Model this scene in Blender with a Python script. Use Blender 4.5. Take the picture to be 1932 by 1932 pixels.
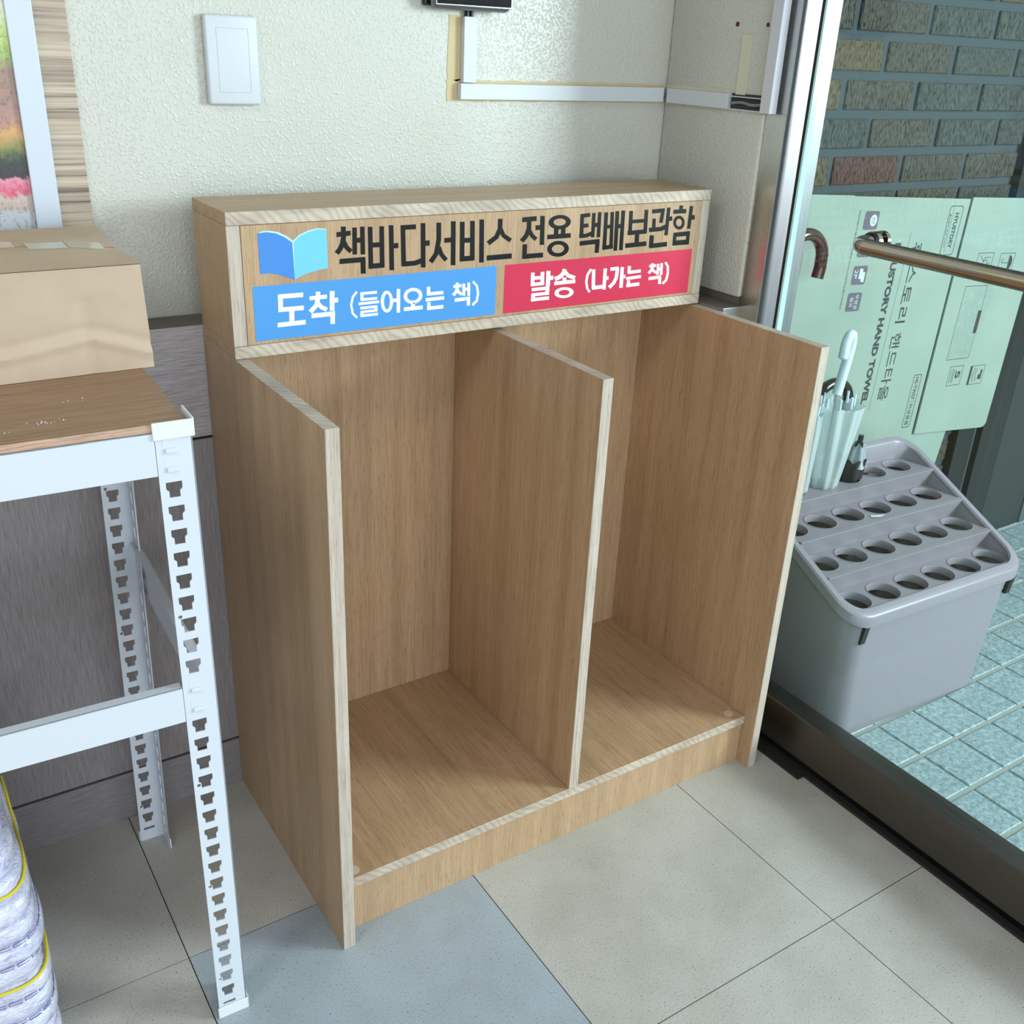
import bpy, bmesh, math, random
from mathutils import Vector, Matrix, Euler
from math import sin, cos, pi, radians

for o in list(bpy.data.objects):
    bpy.data.objects.remove(o, do_unlink=True)
SC = bpy.context.scene
COL = SC.collection
random.seed(7)

# ------------------------------------------------------------------ camera
cam_d = bpy.data.cameras.new('camera')
cam = bpy.data.objects.new('camera', cam_d)
COL.objects.link(cam)
cam_d.sensor_fit = 'HORIZONTAL'
cam_d.sensor_width = 36.0
cam_d.lens = 1904.7278 / 1932 * 36.0
cam.location = (-0.466852, -1.116213, 1.354902)
cam.rotation_euler = (radians(64.993194), radians(-2.464777), radians(-32.959592))
cam_d.clip_start = 0.02
SC.camera = cam

# ------------------------------------------------------------------ world, lights, exposure
SC.view_settings.view_transform = 'Standard'
SC.view_settings.look = 'None'
SC.view_settings.gamma = 1.0
SC.view_settings.use_curve_mapping = False
SC.view_settings.exposure = 0.30

w = bpy.data.worlds.new('world')
SC.world = w
w.use_nodes = True
nt = w.node_tree
bg = nt.nodes['Background']
tc = nt.nodes.new('ShaderNodeTexCoord')
sx = nt.nodes.new('ShaderNodeSeparateXYZ')
rp = nt.nodes.new('ShaderNodeValToRGB')
mr = nt.nodes.new('ShaderNodeMapRange')
mr.inputs['From Min'].default_value = -1
nt.links.new(tc.outputs['Generated'], sx.inputs[0])
nt.links.new(sx.outputs['Z'], mr.inputs['Value'])
nt.links.new(mr.outputs[0], rp.inputs[0])
rp.color_ramp.elements[0].position = 0.42
rp.color_ramp.elements[0].color = (0.20, 0.21, 0.20, 1)
rp.color_ramp.elements[1].position = 0.62
rp.color_ramp.elements[1].color = (0.80, 0.90, 1.0, 1)
e = rp.color_ramp.elements.new(0.50)
e.color = (0.62, 0.66, 0.66, 1)
nt.links.new(rp.outputs[0], bg.inputs['Color'])
bg.inputs['Strength'].default_value = 0.65


def area(name, loc, target, sx_, sy_, power, col):
    d = bpy.data.lights.new(name, 'AREA')
    d.shape = 'RECTANGLE'
    d.size, d.size_y = sx_, sy_
    d.energy = power
    d.color = col
    o = bpy.data.objects.new(name, d)
    COL.objects.link(o)
    o.location = loc
    o.rotation_euler = (Vector(target) - Vector(loc)).to_track_quat('-Z', 'Y').to_euler()
    return o


area('daylight_beyond_door', (3.0, -2.05, 1.75), (0.45, 0.15, 0.45), 0.9, 1.1, 104, (0.92, 0.97, 1.06))
area('daylight_from_hall_windows', (-0.35, -3.36, 1.35), (-0.2, 0.5, 0.6), 3.6, 1.7, 52, (0.85, 0.97, 1.07))
area('ceiling_fill', (-1.75, -0.9, 2.66), (-1.75, -0.9, 0.0), 1.2, 0.6, 20, (0.94, 1.0, 1.03))  # unseen lamp added as fill, set left to lift the left-facing sides

# ------------------------------------------------------------------ helpers
WM = {}


def link(name, me, mats, parent=None, label=None):
    o = bpy.data.objects.new(name, me)
    COL.objects.link(o)
    if mats is not None:
        for m in (mats if isinstance(mats, (list, tuple)) else [mats]):
            me.materials.append(m)
    WM[o.name] = Vector((0, 0, 0))
    if parent is not None:
        o.parent = parent
        o.matrix_parent_inverse = Matrix.Translation(-WM[parent.name])
    if label:
        o['label'] = label
    return o


def thing(name, loc, label, cat, kind=None, group=None):
    o = bpy.data.objects.new(name, None)
    COL.objects.link(o)
    o.empty_display_size = 0.05
    o.location = loc
    WM[o.name] = Vector(loc)
    tag(o, label, cat, kind, group)
    return o


def tag(o, label, cat, kind=None, group=None):
    o['label'] = label
    o['category'] = cat
    if kind:
        o['kind'] = kind
    if group:
        o['group'] = group
    return o


def to_mesh(bm, smooth=False, ang=40):
    me = bpy.data.meshes.new('mesh')
    bmesh.ops.recalc_face_normals(bm, faces=bm.faces)
    bm.to_mesh(me)
    bm.free()
    if smooth:
        for p in me.polygons:
            p.use_smooth = True
        try:
            me.set_sharp_from_angle(angle=radians(ang))
        except Exception:
            pass
    return me


def box_into(bm, x0, x1, y0, y1, z0, z1, bev=0.0, mi=0, T=None, seg=2):
    """Axis box, bevelled, optionally moved by the function T."""
    b = bmesh.new()
    vs = [b.verts.new((x, y, z)) for x in (x0, x1) for y in (y0, y1) for z in (z0, z1)]
    for f in ((0, 1, 3, 2), (4, 6, 7, 5), (0, 4, 5, 1), (2, 3, 7, 6), (0, 2, 6, 4), (1, 5, 7, 3)):
        b.faces.new([vs[i] for i in f])
    bmesh.ops.recalc_face_normals(b, faces=b.faces)
    if bev > 0:
        bmesh.ops.bevel(b, geom=list(b.edges), offset=bev, segments=seg, profile=0.5, affect='EDGES')
    for v in b.verts:
        if T:
            v.co = Vector(T(v.co))
    for f in b.faces:
        f.material_index = mi
    tmp = bpy.data.meshes.new('tmp')
    b.to_mesh(tmp)
    b.free()
    bm.from_mesh(tmp)
    bpy.data.meshes.remove(tmp)


def box(name, x0, x1, y0, y1, z0, z1, mat, parent=None, bev=0.0008, T=None, label=None, seg=2):
    bm = bmesh.new()
    box_into(bm, x0, x1, y0, y1, z0, z1, bev, 0, T, seg)
    return link(name, to_mesh(bm, bev > 0.002), mat, parent, label)


def face_slots(o, rule):
    for p in o.data.polygons:
        p.material_index = rule(p.normal, p.center)


def curve_mesh(loops, ext):
    """Filled 2D curve (outlines and holes) with thickness -> mesh in XY, from z=-ext to +ext."""
    cu = bpy.data.curves.new('c', 'CURVE')
    cu.dimensions = '2D'
    cu.fill_mode = 'BOTH'
    cu.extrude = ext
    for lp in loops:
        s = cu.splines.new('POLY')
        s.points.add(len(lp) - 1)
        for q, p in zip(s.points, lp):
            q.co = (p[0], p[1], 0, 1)
        s.use_cyclic_u = True
    o = bpy.data.objects.new('c', cu)
    COL.objects.link(o)
    bpy.context.view_layer.update()
    me = bpy.data.meshes.new_from_object(o.evaluated_get(bpy.context.evaluated_depsgraph_get()))
    bpy.data.objects.remove(o)
    bpy.data.curves.remove(cu)
    me.materials.clear()
    return me


def text_mesh(body, O, u, v, L, H, bold=0.0):
    """Flat lettering: first glyph at O, running along u, tops toward v, fitted to L x H."""
    cu = bpy.data.curves.new('t', 'FONT')
    cu.body = body
    cu.resolution_u = 3
    cu.offset = bold
    o = bpy.data.objects.new('t', cu)
    COL.objects.link(o)
    bpy.context.view_layer.update()
    me = bpy.data.meshes.new_from_object(o.evaluated_get(bpy.context.evaluated_depsgraph_get()))
    bpy.data.objects.remove(o)
    bpy.data.curves.remove(cu)
    me.materials.clear()
    xs = [q.co.x for q in me.vertices]
    ys = [q.co.y for q in me.vertices]
    x0, x1, y0, y1 = min(xs), max(xs), min(ys), max(ys)
    O, u, v = Vector(O), Vector(u), Vector(v)
    for q in me.vertices:
        q.co = O + u * ((q.co.x - x0) / (x1 - x0) * L) + v * ((q.co.y - y0) / (y1 - y0) * H)
    return me


def join(meshes):
    bm = bmesh.new()
    for m in meshes:
        bm.from_mesh(m)
        bpy.data.meshes.remove(m)
    me = bpy.data.meshes.new('mesh')
    bm.to_mesh(me)
    bm.free()
    return me


def tube_into(bm, pts, rad, n=14, cap=True, round_end=False):
    """Tube along a polyline; rad is a number or one per point."""
    pts = [Vector(p) for p in pts]
    R = rad if isinstance(rad, (list, tuple)) else [rad] * len(pts)
    t0 = (pts[1] - pts[0]).normalized()
    up = Vector((0, 0, 1)) if abs(t0.z) < 0.9 else Vector((0, 1, 0))
    a = t0.cross(up).normalized()
    rings = []
    for i, p in enumerate(pts):
        if i == 0:
            t = t0
        elif i == len(pts) - 1:
            t = (pts[i] - pts[i - 1]).normalized()
        else:
            t = (pts[i + 1] - pts[i - 1]).normalized()
        a = (a - t * a.dot(t)).normalized()
        b = t.cross(a)
        rings.append([bm.verts.new(p + (a * cos(2 * pi * k / n) + b * sin(2 * pi * k / n)) * R[i]) for k in range(n)])
    for i in range(len(rings) - 1):
        for k in range(n):
            bm.faces.new((rings[i][k], rings[i][(k + 1) % n], rings[i + 1][(k + 1) % n], rings[i + 1][k]))
    if cap:
        bm.faces.new(rings[0])
        bm.faces.new(rings[-1])


def tube(name, pts, rad, mat, parent=None, n=14, label=None):
    bm = bmesh.new()
    tube_into(bm, pts, rad, n)
    return link(name, to_mesh(bm, True, 50), mat, parent, label)


def smooth_path(pts, sub=6):
    """Catmull-Rom through the points."""
    P = [Vector(p) for p in pts]
    P = [P[0] * 2 - P[1]] + P + [P[-1] * 2 - P[-2]]
    out = []
    for i in range(1, len(P) - 2):
        for k in range(sub):
            t = k / sub
            a, b, c, d = P[i - 1], P[i], P[i + 1], P[i + 2]
            out.append(0.5 * ((2 * b) + (c - a) * t + (2 * a - 5 * b + 4 * c - d) * t * t + (3 * b - a - 3 * c + d) * t ** 3))
    out.append(P[-2])
    return out


# ------------------------------------------------------------------ materials
def lin(c):
    return tuple((v / 255 / 12.92 if v / 255 <= 0.04045 else ((v / 255 + 0.055) / 1.055) ** 2.4) for v in c) + (1,)


def mat(name, c, rough=0.5, metal=0.0, spec=0.5, coat=0.0):
    m = bpy.data.materials.new(name)
    m.use_nodes = True
    b = m.node_tree.nodes['Principled BSDF']
    b.inputs['Base Color'].default_value = lin(c)
    b.inputs['Roughness'].default_value = rough
    b.inputs['Metallic'].default_value = metal
    b.inputs['Specular IOR Level'].default_value = spec
    b.inputs['Coat Weight'].default_value = coat
    return m


def nodes(m):
    t = m.node_tree
    return t, t.nodes, t.links, t.nodes['Principled BSDF']


def obj_coord(m, scale):
    t, N, Lk, b = nodes(m)
    c = N.new('ShaderNodeTexCoord')
    mp = N.new('ShaderNodeMapping')
    mp.inputs['Scale'].default_value = scale
    Lk.new(c.outputs['Object'], mp.inputs[0])
    return mp


def noise(m, vec, scale=1.0, detail=3.0, rough=0.55, dist=0.0):
    t, N, Lk, b = nodes(m)
    n = N.new('ShaderNodeTexNoise')
    n.inputs['Scale'].default_value = scale
    n.inputs['Detail'].default_value = detail
    n.inputs['Roughness'].default_value = rough
    n.inputs['Distortion'].default_value = dist
    Lk.new(vec.outputs[0], n.inputs['Vector'])
    return n


def ramp(m, src, stops, out=0):
    t, N, Lk, b = nodes(m)
    r = N.new('ShaderNodeValToRGB')
    el = r.color_ramp.elements
    while len(el) < len(stops):
        el.new(0.5)
    for q, (p, c) in zip(el, stops):
        q.position = p
        q.color = c if len(c) == 4 else lin(c)
    Lk.new(src.outputs[out], r.inputs[0])
    return r


def mix(m, a, b_, fac, mode='MIX'):
    t, N, Lk, b = nodes(m)
    x = N.new('ShaderNodeMix')
    x.data_type = 'RGBA'
    x.blend_type = mode
    for s, v in ((6, a), (7, b_)):
        if isinstance(v, tuple):
            x.inputs[s].default_value = v
        else:
            Lk.new(v.outputs[v['o'] if False else 0] if v.bl_idname != 'ShaderNodeMix' else v.outputs[2], x.inputs[s])
    if isinstance(fac, (int, float)):
        x.inputs[0].default_value = fac
    else:
        Lk.new(fac.outputs[0], x.inputs[0])
    return x


def set_col(m, n):
    t, N, Lk, b = nodes(m)
    Lk.new(n.outputs[2] if n.bl_idname == 'ShaderNodeMix' else n.outputs[0], b.inputs['Base Color'])


def bump(m, n, strength=0.3, dist=0.002):
    t, N, Lk, b = nodes(m)
    bp = N.new('ShaderNodeBump')
    bp.inputs['Strength'].default_value = strength
    bp.inputs['Distance'].default_value = dist
    Lk.new(n.outputs[0], bp.inputs['Height'])
    Lk.new(bp.outputs[0], b.inputs['Normal'])
    return bp


def wood(name, axis, dark, mid, light, rough=0.42, coarse=26):
    m = mat(name, mid, rough, spec=0.4)
    f = [620.0, 620.0, 620.0]
    f['xyz'.index(axis)] = 13.0
    g = [float(coarse)] * 3
    g['xyz'.index(axis)] = 0.9
    a = noise(m, obj_coord(m, f), 1.0, 3, 0.6)
    c = noise(m, obj_coord(m, g), 1.0, 3, 0.55, 0.3)
    r1 = ramp(m, a, [(0.30, dark), (0.47, mid), (0.70, light)])
    r2 = ramp(m, c, [(0.30, (222, 218, 214)), (0.5, (242, 241, 240)), (0.72, (255, 255, 255))])
    hq = [900.0, 900.0, 900.0]
    hq['xyz'.index(axis)] = 48.0
    dd = noise(m, obj_coord(m, hq), 1.0, 2, 0.5)
    r3 = ramp(m, dd, [(0.28, (196, 188, 180)), (0.40, (255, 255, 255))])
    set_col(m, mix(m, mix(m, r1, r2, 0.85, 'MULTIPLY'), r3, 0.8, 'MULTIPLY'))
    bump(m, a, 0.06, 0.0006)
    return m


OAK_D, OAK_M, OAK_L = (170, 136, 102), (188, 155, 120), (197, 166, 132)
wood_v = wood('oak_laminate_upright', 'z', OAK_D, OAK_M, OAK_L)
wood_x = wood('oak_laminate_lengthwise', 'x', OAK_D, OAK_M, OAK_L)
wood_y = wood('oak_laminate_depthwise', 'y', OAK_D, OAK_M, OAK_L, coarse=34)
edge_v = wood('oak_edge_band_upright', 'z', (166, 150, 133), (198, 184, 168), (208, 196, 182), coarse=60)


def endgrain(name):
    m = mat(name, (190, 174, 154), 0.5)
    t, N, Lk, b = nodes(m)
    mp = obj_coord(m, (1, 1, 1))
    n = noise(m, obj_coord(m, (14, 14, 40)), 1.0, 2, 0.5)
    wv = N.new('ShaderNodeTexWave')
    wv.wave_type = 'BANDS'
    wv.bands_direction = 'DIAGONAL'
    wv.inputs['Scale'].default_value = 40
    wv.inputs['Distortion'].default_value = 14
    wv.inputs['Detail'].default_value = 2
    wv.inputs['Detail Scale'].default_value = 0.35
    Lk.new(mp.outputs[0], wv.inputs['Vector'])
    r = ramp(m, wv, [(0.0, (183, 166, 146)), (0.3, (195, 179, 160)), (1.0, (202, 188, 170))])
    r2 = ramp(m, n, [(0.35, (214, 208, 204)), (0.6, (255, 255, 255))])
    set_col(m, mix(m, r, r2, 0.7, 'MULTIPLY'))
    return m


edge_x = endgrain('oak_edge_band_lengthwise')

plaster = mat('cream_textured_plaster', (202, 201, 189), 0.33, spec=0.6)
pv = obj_coord(plaster, (1.0, 1.0, 1.0))
pn = noise(plaster, pv, 210, 2.0, 0.5)
pn2 = noise(plaster, pv, 3.5, 2, 0.5)
set_col(plaster, ramp(plaster, pn2, [(0.3, (199, 197, 184)), (0.7, (205, 204, 193))]))
pr = ramp(plaster, pn, [(0.50, (0, 0, 0, 1)), (0.74, (1, 1, 1, 1))])
bump(plaster, pr, 0.40, 0.0024)


def brushed(name, axis, dark, light, rough=0.5):
    m = mat(name, light, rough)
    f = [420.0, 420.0, 420.0]
    f['xyz'.index(axis)] = 22.0
    a = noise(m, obj_coord(m, f), 1.0, 3, 0.65)
    set_col(m, ramp(m, a, [(0.32, dark), (0.68, light)]))
    bump(m, a, 0.08, 0.0005)
    return m


panel_v = brushed('grey_brushed_panel_upright', 'z', (128, 120, 119), (158, 150, 149))
panel_x = brushed('grey_brushed_panel_lengthwise', 'x', (150, 143, 144), (198, 190, 192))
skirt_m = brushed('grey_brushed_skirting', 'x', (126, 120, 120), (152, 145, 146))
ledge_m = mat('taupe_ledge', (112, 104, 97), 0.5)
groove_m = mat('dark_groove', (30, 27, 26), 0.9)


def speckled(name, c, d, s2):
    m = mat(name, c, 0.42, spec=0.45)
    v = obj_coord(m, (1, 1, 1))
    a = noise(m, v, 330, 3, 0.62)
    b2 = noise(m, v, 5, 3, 0.6)
    r1 = ramp(m, a, [(0.30, d), (0.41, c), (0.60, c), (0.72, s2)])
    r2 = ramp(m, b2, [(0.3, (228, 226, 222)), (0.65, (255, 255, 255))])
    set_col(m, mix(m, r1, r2, 0.8, 'MULTIPLY'))
    bump(m, a, 0.05, 0.0004)
    return m


tile_beige = speckled('beige_speckled_tile', (186, 182, 173), (108, 104, 97), (208, 206, 199))
tile_blue = speckled('blue_grey_speckled_tile', (166, 175, 181), (100, 108, 114), (188, 196, 200))
seam_m = mat('tile_seam', (44, 46, 42), 0.9)

white_paint = mat('white_powder_coat', (206, 211, 218), 0.42)
white_pvc = mat('white_plastic', (208, 212, 216), 0.42)
cap_pvc = mat('white_plastic_cap', (222, 225, 225), 0.4)
cream_paint = mat('cream_painted_plastic', (214, 208, 186), 0.5)
old_paint = mat('yellowed_bare_plaster', (204, 184, 142), 0.7)
faint_paint = mat('faint_cream_paint_edge', (212, 204, 182), 0.7)
black_pl = mat('black_plastic', (18, 18, 19), 0.35)
black_gloss = mat('black_glass', (6, 6, 8), 0.08)
grey_metal = mat('grey_satin_casing', (122, 125, 128), 0.35, 0.6)
silver = mat('silver_rim', (214, 216, 220), 0.2, 0.9)
rubber = mat('dark_rubber', (34, 32, 31), 0.65)
dark_plate = mat('dark_floor_plate', (56, 53, 52), 0.5, 0.4)
red_dark = mat('rust_red_anchor', (92, 34, 26), 0.8)


def steel(name, c, rough, axis='z'):
    m = mat(name, c, rough, 1.0)
    t, N, Lk, b = nodes(m)
    f = [600.0] * 3
    f['xyz'.index(axis)] = 6.0
    a = noise(m, obj_coord(m, f), 1.0, 2, 0.5)
    r = N.new('ShaderNodeMapRange')
    r.inputs['To Min'].default_value = rough * 0.75
    r.inputs['To Max'].default_value = rough * 1.3
    Lk.new(a.outputs[0], r.inputs['Value'])
    Lk.new(r.outputs[0], b.inputs['Roughness'])
    bump(m, a, 0.03, 0.0003)
    return m


steel_v = steel('stainless_upright', (196, 196, 192), 0.26, 'z')
steel_y = steel('stainless_rail', (104, 99, 93), 0.36, 'y')
chrome = steel('polished_bar', (176, 164, 150), 0.13, 'y')
alu = steel('brushed_aluminium_trim', (200, 203, 206), 0.3, 'x')

# glass: thin tinted sheet
glass = bpy.data.materials.new('green_tinted_glass')
glass.use_nodes = True
gt = glass.node_tree
gt.nodes.clear()
go = gt.nodes.new('ShaderNodeOutputMaterial')
gtr = gt.nodes.new('ShaderNodeBsdfTransparent')
gtr.inputs[0].default_value = (0.895, 0.975, 0.955, 1)
ggl = gt.nodes.new('ShaderNodeBsdfGlossy')
ggl.inputs['Roughness'].default_value = 0.01
ggl.inputs['Color'].default_value = (0.9, 1, 0.97, 1)
glw = gt.nodes.new('ShaderNodeLayerWeight')
gpw = gt.nodes.new('ShaderNodeMath')
gpw.operation = 'POWER'
gpw.inputs[1].default_value = 5.0
gt.links.new(glw.outputs['Facing'], gpw.inputs[0])
gfr = gt.nodes.new('ShaderNodeMath')
gfr.operation = 'MULTIPLY_ADD'
gfr.inputs[1].default_value = 0.45
gfr.inputs[2].default_value = 0.025
gt.links.new(gpw.outputs[0], gfr.inputs[0])
gmx = gt.nodes.new('ShaderNodeMixShader')
gt.links.new(gfr.outputs[0], gmx.inputs[0])
gt.links.new(gtr.outputs[0], gmx.inputs[1])
gt.links.new(ggl.outputs[0], gmx.inputs[2])
gt.links.new(gmx.outputs[0], go.inputs[0])
glass_edge = mat('bright_glass_edge', (190, 240, 236), 0.15)

sign_black = mat('black_sticker', (14, 14, 15), 0.28)
sign_blue = mat('blue_sticker', (74, 148, 214), 0.4)
sign_red = mat('crimson_sticker', (206, 44, 76), 0.34)
sign_white = mat('white_sticker', (238, 243, 250), 0.4)
book_dark = mat('book_page_blue', (64, 132, 208), 0.4)
book_light = mat('book_page_sky_blue', (112, 196, 240), 0.4)
book_pale = mat('book_edge_pale_blue', (182, 230, 250), 0.4)
capdot = mat('beige_screw_cap', (206, 186, 164), 0.5)

kraft = mat('kraft_cardboard', (198, 178, 152), 0.75, spec=0.2)
kn = noise(kraft, obj_coord(kraft, (1, 1, 1)), 9, 4, 0.6)
set_col(kraft, ramp(kraft, kn, [(0.3, (186, 163, 139)), (0.7, (199, 177, 155))]))
bump(kraft, noise(kraft, obj_coord(kraft, (1, 1, 1)), 16, 3, 0.5), 0.25, 0.004)
tape_m = mat('clear_tape', (192, 184, 164), 0.16, spec=0.7)
tape_pale = mat('pale_label_tape', (196, 194, 180), 0.35)
desk_wood = wood('desk_top_laminate', 'x', (128, 96, 72), (156, 122, 94), (170, 136, 108), coarse=40)
desk_edge = wood('desk_top_edge', 'x', (168, 128, 106), (196, 160, 138), (212, 178, 156), coarse=60)

# =================================================================== SETTING
# ---- indoor floor: dark bed with separate thin tiles
TX, TY, TP = 0.265, 0.113, 0.484
bm = bmesh.new()
box_into(bm, -2.6, 1.03, -3.4, 0.62, -0.05, -0.0012, 0, 2)
for i in range(-7, 3):
    for j in range(-8, 2):
        x0, x1 = TX + i * TP, TX + (i + 1) * TP
        y0, y1 = TY + j * TP, TY + (j + 1) * TP
        x0, x1, y0, y1 = max(x0, -2.6), min(x1, 0.998), max(y0, -3.4), min(y1, 0.60)
        if x1 - x0 < 0.01 or y1 - y0 < 0.01:
            continue
        g = 0.0009
        box_into(bm, x0 + g, x1 - g, y0 + g, y1 - g, -0.003, 0.0, 0, 1 if (i == -1 and j == -1) else 0)
floor = link('floor', to_mesh(bm), [tile_beige, tile_blue, seam_m])
tag(floor, 'beige speckled vinyl tile floor with one blue grey tile', 'floor', 'structure')

# ---- back wall and its panelling
WY = 0.558
wall = box('wall_back', -2.6, 1.09, WY, WY + 0.08, 0.0, 2.7, plaster, bev=0)
tag(wall, 'cream rough plaster wall behind the wooden cabinet', 'wall', 'structure')
sk = box('baseboard_back', -2.6, 0.945, 0.4855, WY - 0.001, 0.0, 0.1005, skirt_m, bev=0.001)
tag(sk, 'grey skirting board along the foot of the back wall', 'baseboard', 'structure')
g1 = box('trim_1', -2.6, 0.945, 0.4915, WY - 0.002, 0.1006, 0.1059, groove_m, bev=0)
tag(g1, 'dark groove above the grey skirting board', 'trim', 'structure')
p1 = box('trim_2', -2.6, 0.945, 0.4855, WY - 0.001, 0.106, 0.727, panel_v, bev=0.0012)
tag(p1, 'tall grey wall panel with upright brushed grain', 'wall panel', 'structure')
g2 = box('trim_3', -2.6, 0.945, 0.4905, WY - 0.002, 0.7271, 0.7315, groove_m, bev=0)
tag(g2, 'dark groove between the two grey wall panels', 'trim', 'structure')
p2 = box('trim_4', -2.6, 0.945, 0.4855, WY - 0.001, 0.7316, 0.921, [panel_x, ledge_m], bev=0.0012)
face_slots(p2, lambda n, c: 1 if n.z > 0.9 else 0)
tag(p2, 'grey wall panel strip with lengthwise grain under the plaster', 'wall panel', 'structure')

# ---- short wall beside the door
SX = 0.990
sw = box('wall_right', SX, 1.095, 0.2835, WY - 0.0005, 0.9185, 2.7, plaster, bev=0.006)
tag(sw, 'short cream plaster wall between corner and door frame', 'wall', 'structure')
sp = box('trim_5', 0.9385, 1.095, 0.268, 0.485, 0.0, 0.9045, [panel_v, ledge_m], bev=0.001)
face_slots(sp, lambda n, c: 1 if n.z > 0.9 else 0)
tag(sp, 'grey panel low on the short wall beside the door', 'wall panel', 'structure')
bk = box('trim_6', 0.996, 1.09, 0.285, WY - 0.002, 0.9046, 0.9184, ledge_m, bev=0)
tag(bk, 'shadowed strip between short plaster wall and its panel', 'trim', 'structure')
ae = box('trim_7', 0.937, 1.000, 0.2655, 0.2678, 0.0, 0.9065, alu, bev=0.0003)
tag(ae, 'bright aluminium end strip of the low panel by the door', 'trim', 'structure')

# marks left on the plaster around the cable ducts (old paint edges), anchors
def decal(name, x0, x1, y0, y1, z0, z1, m, parent):
    return box(name, x0, x1, y0, y1, z0, z1, m, parent, bev=0)


def ragged_patch(name, axis_fixed, x0, x1, z0, z1, m, parent, amp=0.0016, seedv=1):
    """Thin irregular patch on the back wall (y fixed) or on the short wall (x fixed)."""
    rnd = random.Random(seedv)
    pts = []
    nx = max(3, int((x1 - x0) / 0.012))
    nz = max(3, int((z1 - z0) / 0.012))
    for k in range(nx):
        pts.append((x0 + (x1 - x0) * k / nx, z0 + rnd.uniform(-amp, amp)))
    for k in range(nz):
        pts.append((x1 + rnd.uniform(-amp, amp), z0 + (z1 - z0) * k / nz))
    for k in range(nx):
        pts.append((x1 - (x1 - x0) * k / nx, z1 + rnd.uniform(-amp, amp)))
    for k in range(nz):
        pts.append((x0 + rnd.uniform(-amp, amp), z1 - (z1 - z0) * k / nz))
    me = curve_mesh([pts], 0.0004)
    for v in me.vertices:
        a, b, c = v.co
        v.co = (a, axis_fixed[1] - 0.0005 + c, b) if axis_fixed[0] == 'y' else (axis_fixed[1] - 0.0005 + c, a, b)
    return link(name, me, m, parent)


ragged_patch('paint_mark', ('y', WY), 0.487, 0.513, 1.288, 1.392, old_paint, wall, seedv=2)
ragged_patch('paint_mark', ('y', WY), 0.486, 0.985, 1.2545, 1.2890, old_paint, wall, seedv=3)
ragged_patch('paint_mark', ('x', SX), 0.372, 0.553, 1.2545, 1.2895, faint_paint, sw, seedv=4)
for (yy, zz, rr) in ((0.3760, 1.4005, 0.0042), (0.3005, 1.4005, 0.0036)):
    bm = bmesh.new()
    tube_into(bm, [(SX - 0.0012, yy, zz), (SX + 0.004, yy, zz)], rr, 12)
    link('wall_anchor', to_mesh(bm, True), red_dark, sw)
bm = bmesh.new()
box_into(bm, SX - 0.003, SX + 0.001, 0.333, 0.358, 1.283, 1.384, 0.001)
link('painted_strip', to_mesh(bm), cream_paint, sw)

# ---- room beyond the frame (closes the light)
hall_paint = mat('grey_hall_paint', (150, 148, 142), 0.6)
lw = box('wall_left', -2.68, -2.6, -3.4, WY, 0.0, 2.7, hall_paint, bev=0)
tag(lw, 'grey painted wall at the left end of the hall', 'wall', 'structure')
cl = box('ceiling', -2.68, 1.10, -3.4, WY + 0.08, 2.7, 2.78, hall_paint, bev=0)
tag(cl, 'flat grey ceiling over the hall', 'ceiling', 'structure')

# ---- outdoor porch floor: grout bed with raised stone tiles
grout = mat('pale_grout', (150, 158, 152), 0.85)
bump(grout, noise(grout, obj_coord(grout, (1, 1, 1)), 260, 3, 0.6), 0.5, 0.002)
pave = mat('teal_grey_rough_paving', (150, 172, 172), 0.36, spec=0.5)
pvn = noise(pave, obj_coord(pave, (1, 1, 1)), 95, 4, 0.6, 0.6)
set_col(pave, ramp(pave, pvn, [(0.3, (112, 134, 136)), (0.52, (146, 166, 168)), (0.72, (180, 194, 194))]))
bump(pave, pvn, 0.5, 0.003)
bm = bmesh.new()
box_into(bm, 1.031, 4.6, -3.2, 0.60, -0.09, -0.034, 0, 1)
PX, PY, PP = 1.192, -0.0162, 0.1232
for i in range(-2, 19):
    for j in range(-24, 5):
        x0, y0 = PX + i * PP, PY + j * PP
        xa, xb = max(x0 + 0.0022, 1.052), x0 + PP - 0.0022
        ya, yb = y0 + 0.006, y0 + PP - 0.006
        yb = min(yb, 0.498)
        if xb - xa < 0.01 or yb - ya < 0.01:
            continue
        box_into(bm, xa, xb, ya, yb, -0.042, -0.030, 0.0018, 0, None, 1)
of = link('floor_outside', to_mesh(bm), [pave, grout])
tag(of, 'teal grey square paving outside the glass door', 'paving', 'structure')

# ---- outdoor brick wall
BY = 0.50
bricks_m = []  # brick and mortar tones darkened: the wall's shade is put into their colour
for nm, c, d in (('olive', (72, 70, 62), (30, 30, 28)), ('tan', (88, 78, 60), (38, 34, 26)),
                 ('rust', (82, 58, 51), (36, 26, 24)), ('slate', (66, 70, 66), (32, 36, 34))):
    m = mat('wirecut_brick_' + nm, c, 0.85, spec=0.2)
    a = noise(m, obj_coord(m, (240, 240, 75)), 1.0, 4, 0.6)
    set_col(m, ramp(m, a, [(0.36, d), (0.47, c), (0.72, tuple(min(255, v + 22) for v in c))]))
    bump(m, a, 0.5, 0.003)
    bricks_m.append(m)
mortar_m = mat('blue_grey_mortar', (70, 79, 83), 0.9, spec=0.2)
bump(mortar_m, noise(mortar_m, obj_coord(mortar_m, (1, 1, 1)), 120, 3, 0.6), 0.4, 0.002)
bm = bmesh.new()
box_into(bm, 1.10, 2.178, BY + 0.006, BY + 0.10, -0.08, 2.7, 0, 4)
pitch, zt0 = 0.0806, 1.4802
offs = {0: 1.4620, 1: 1.5748 - 0.2466, 2: 1.4581, 3: 1.5691 - 0.253, 4: 1.4559}
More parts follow.
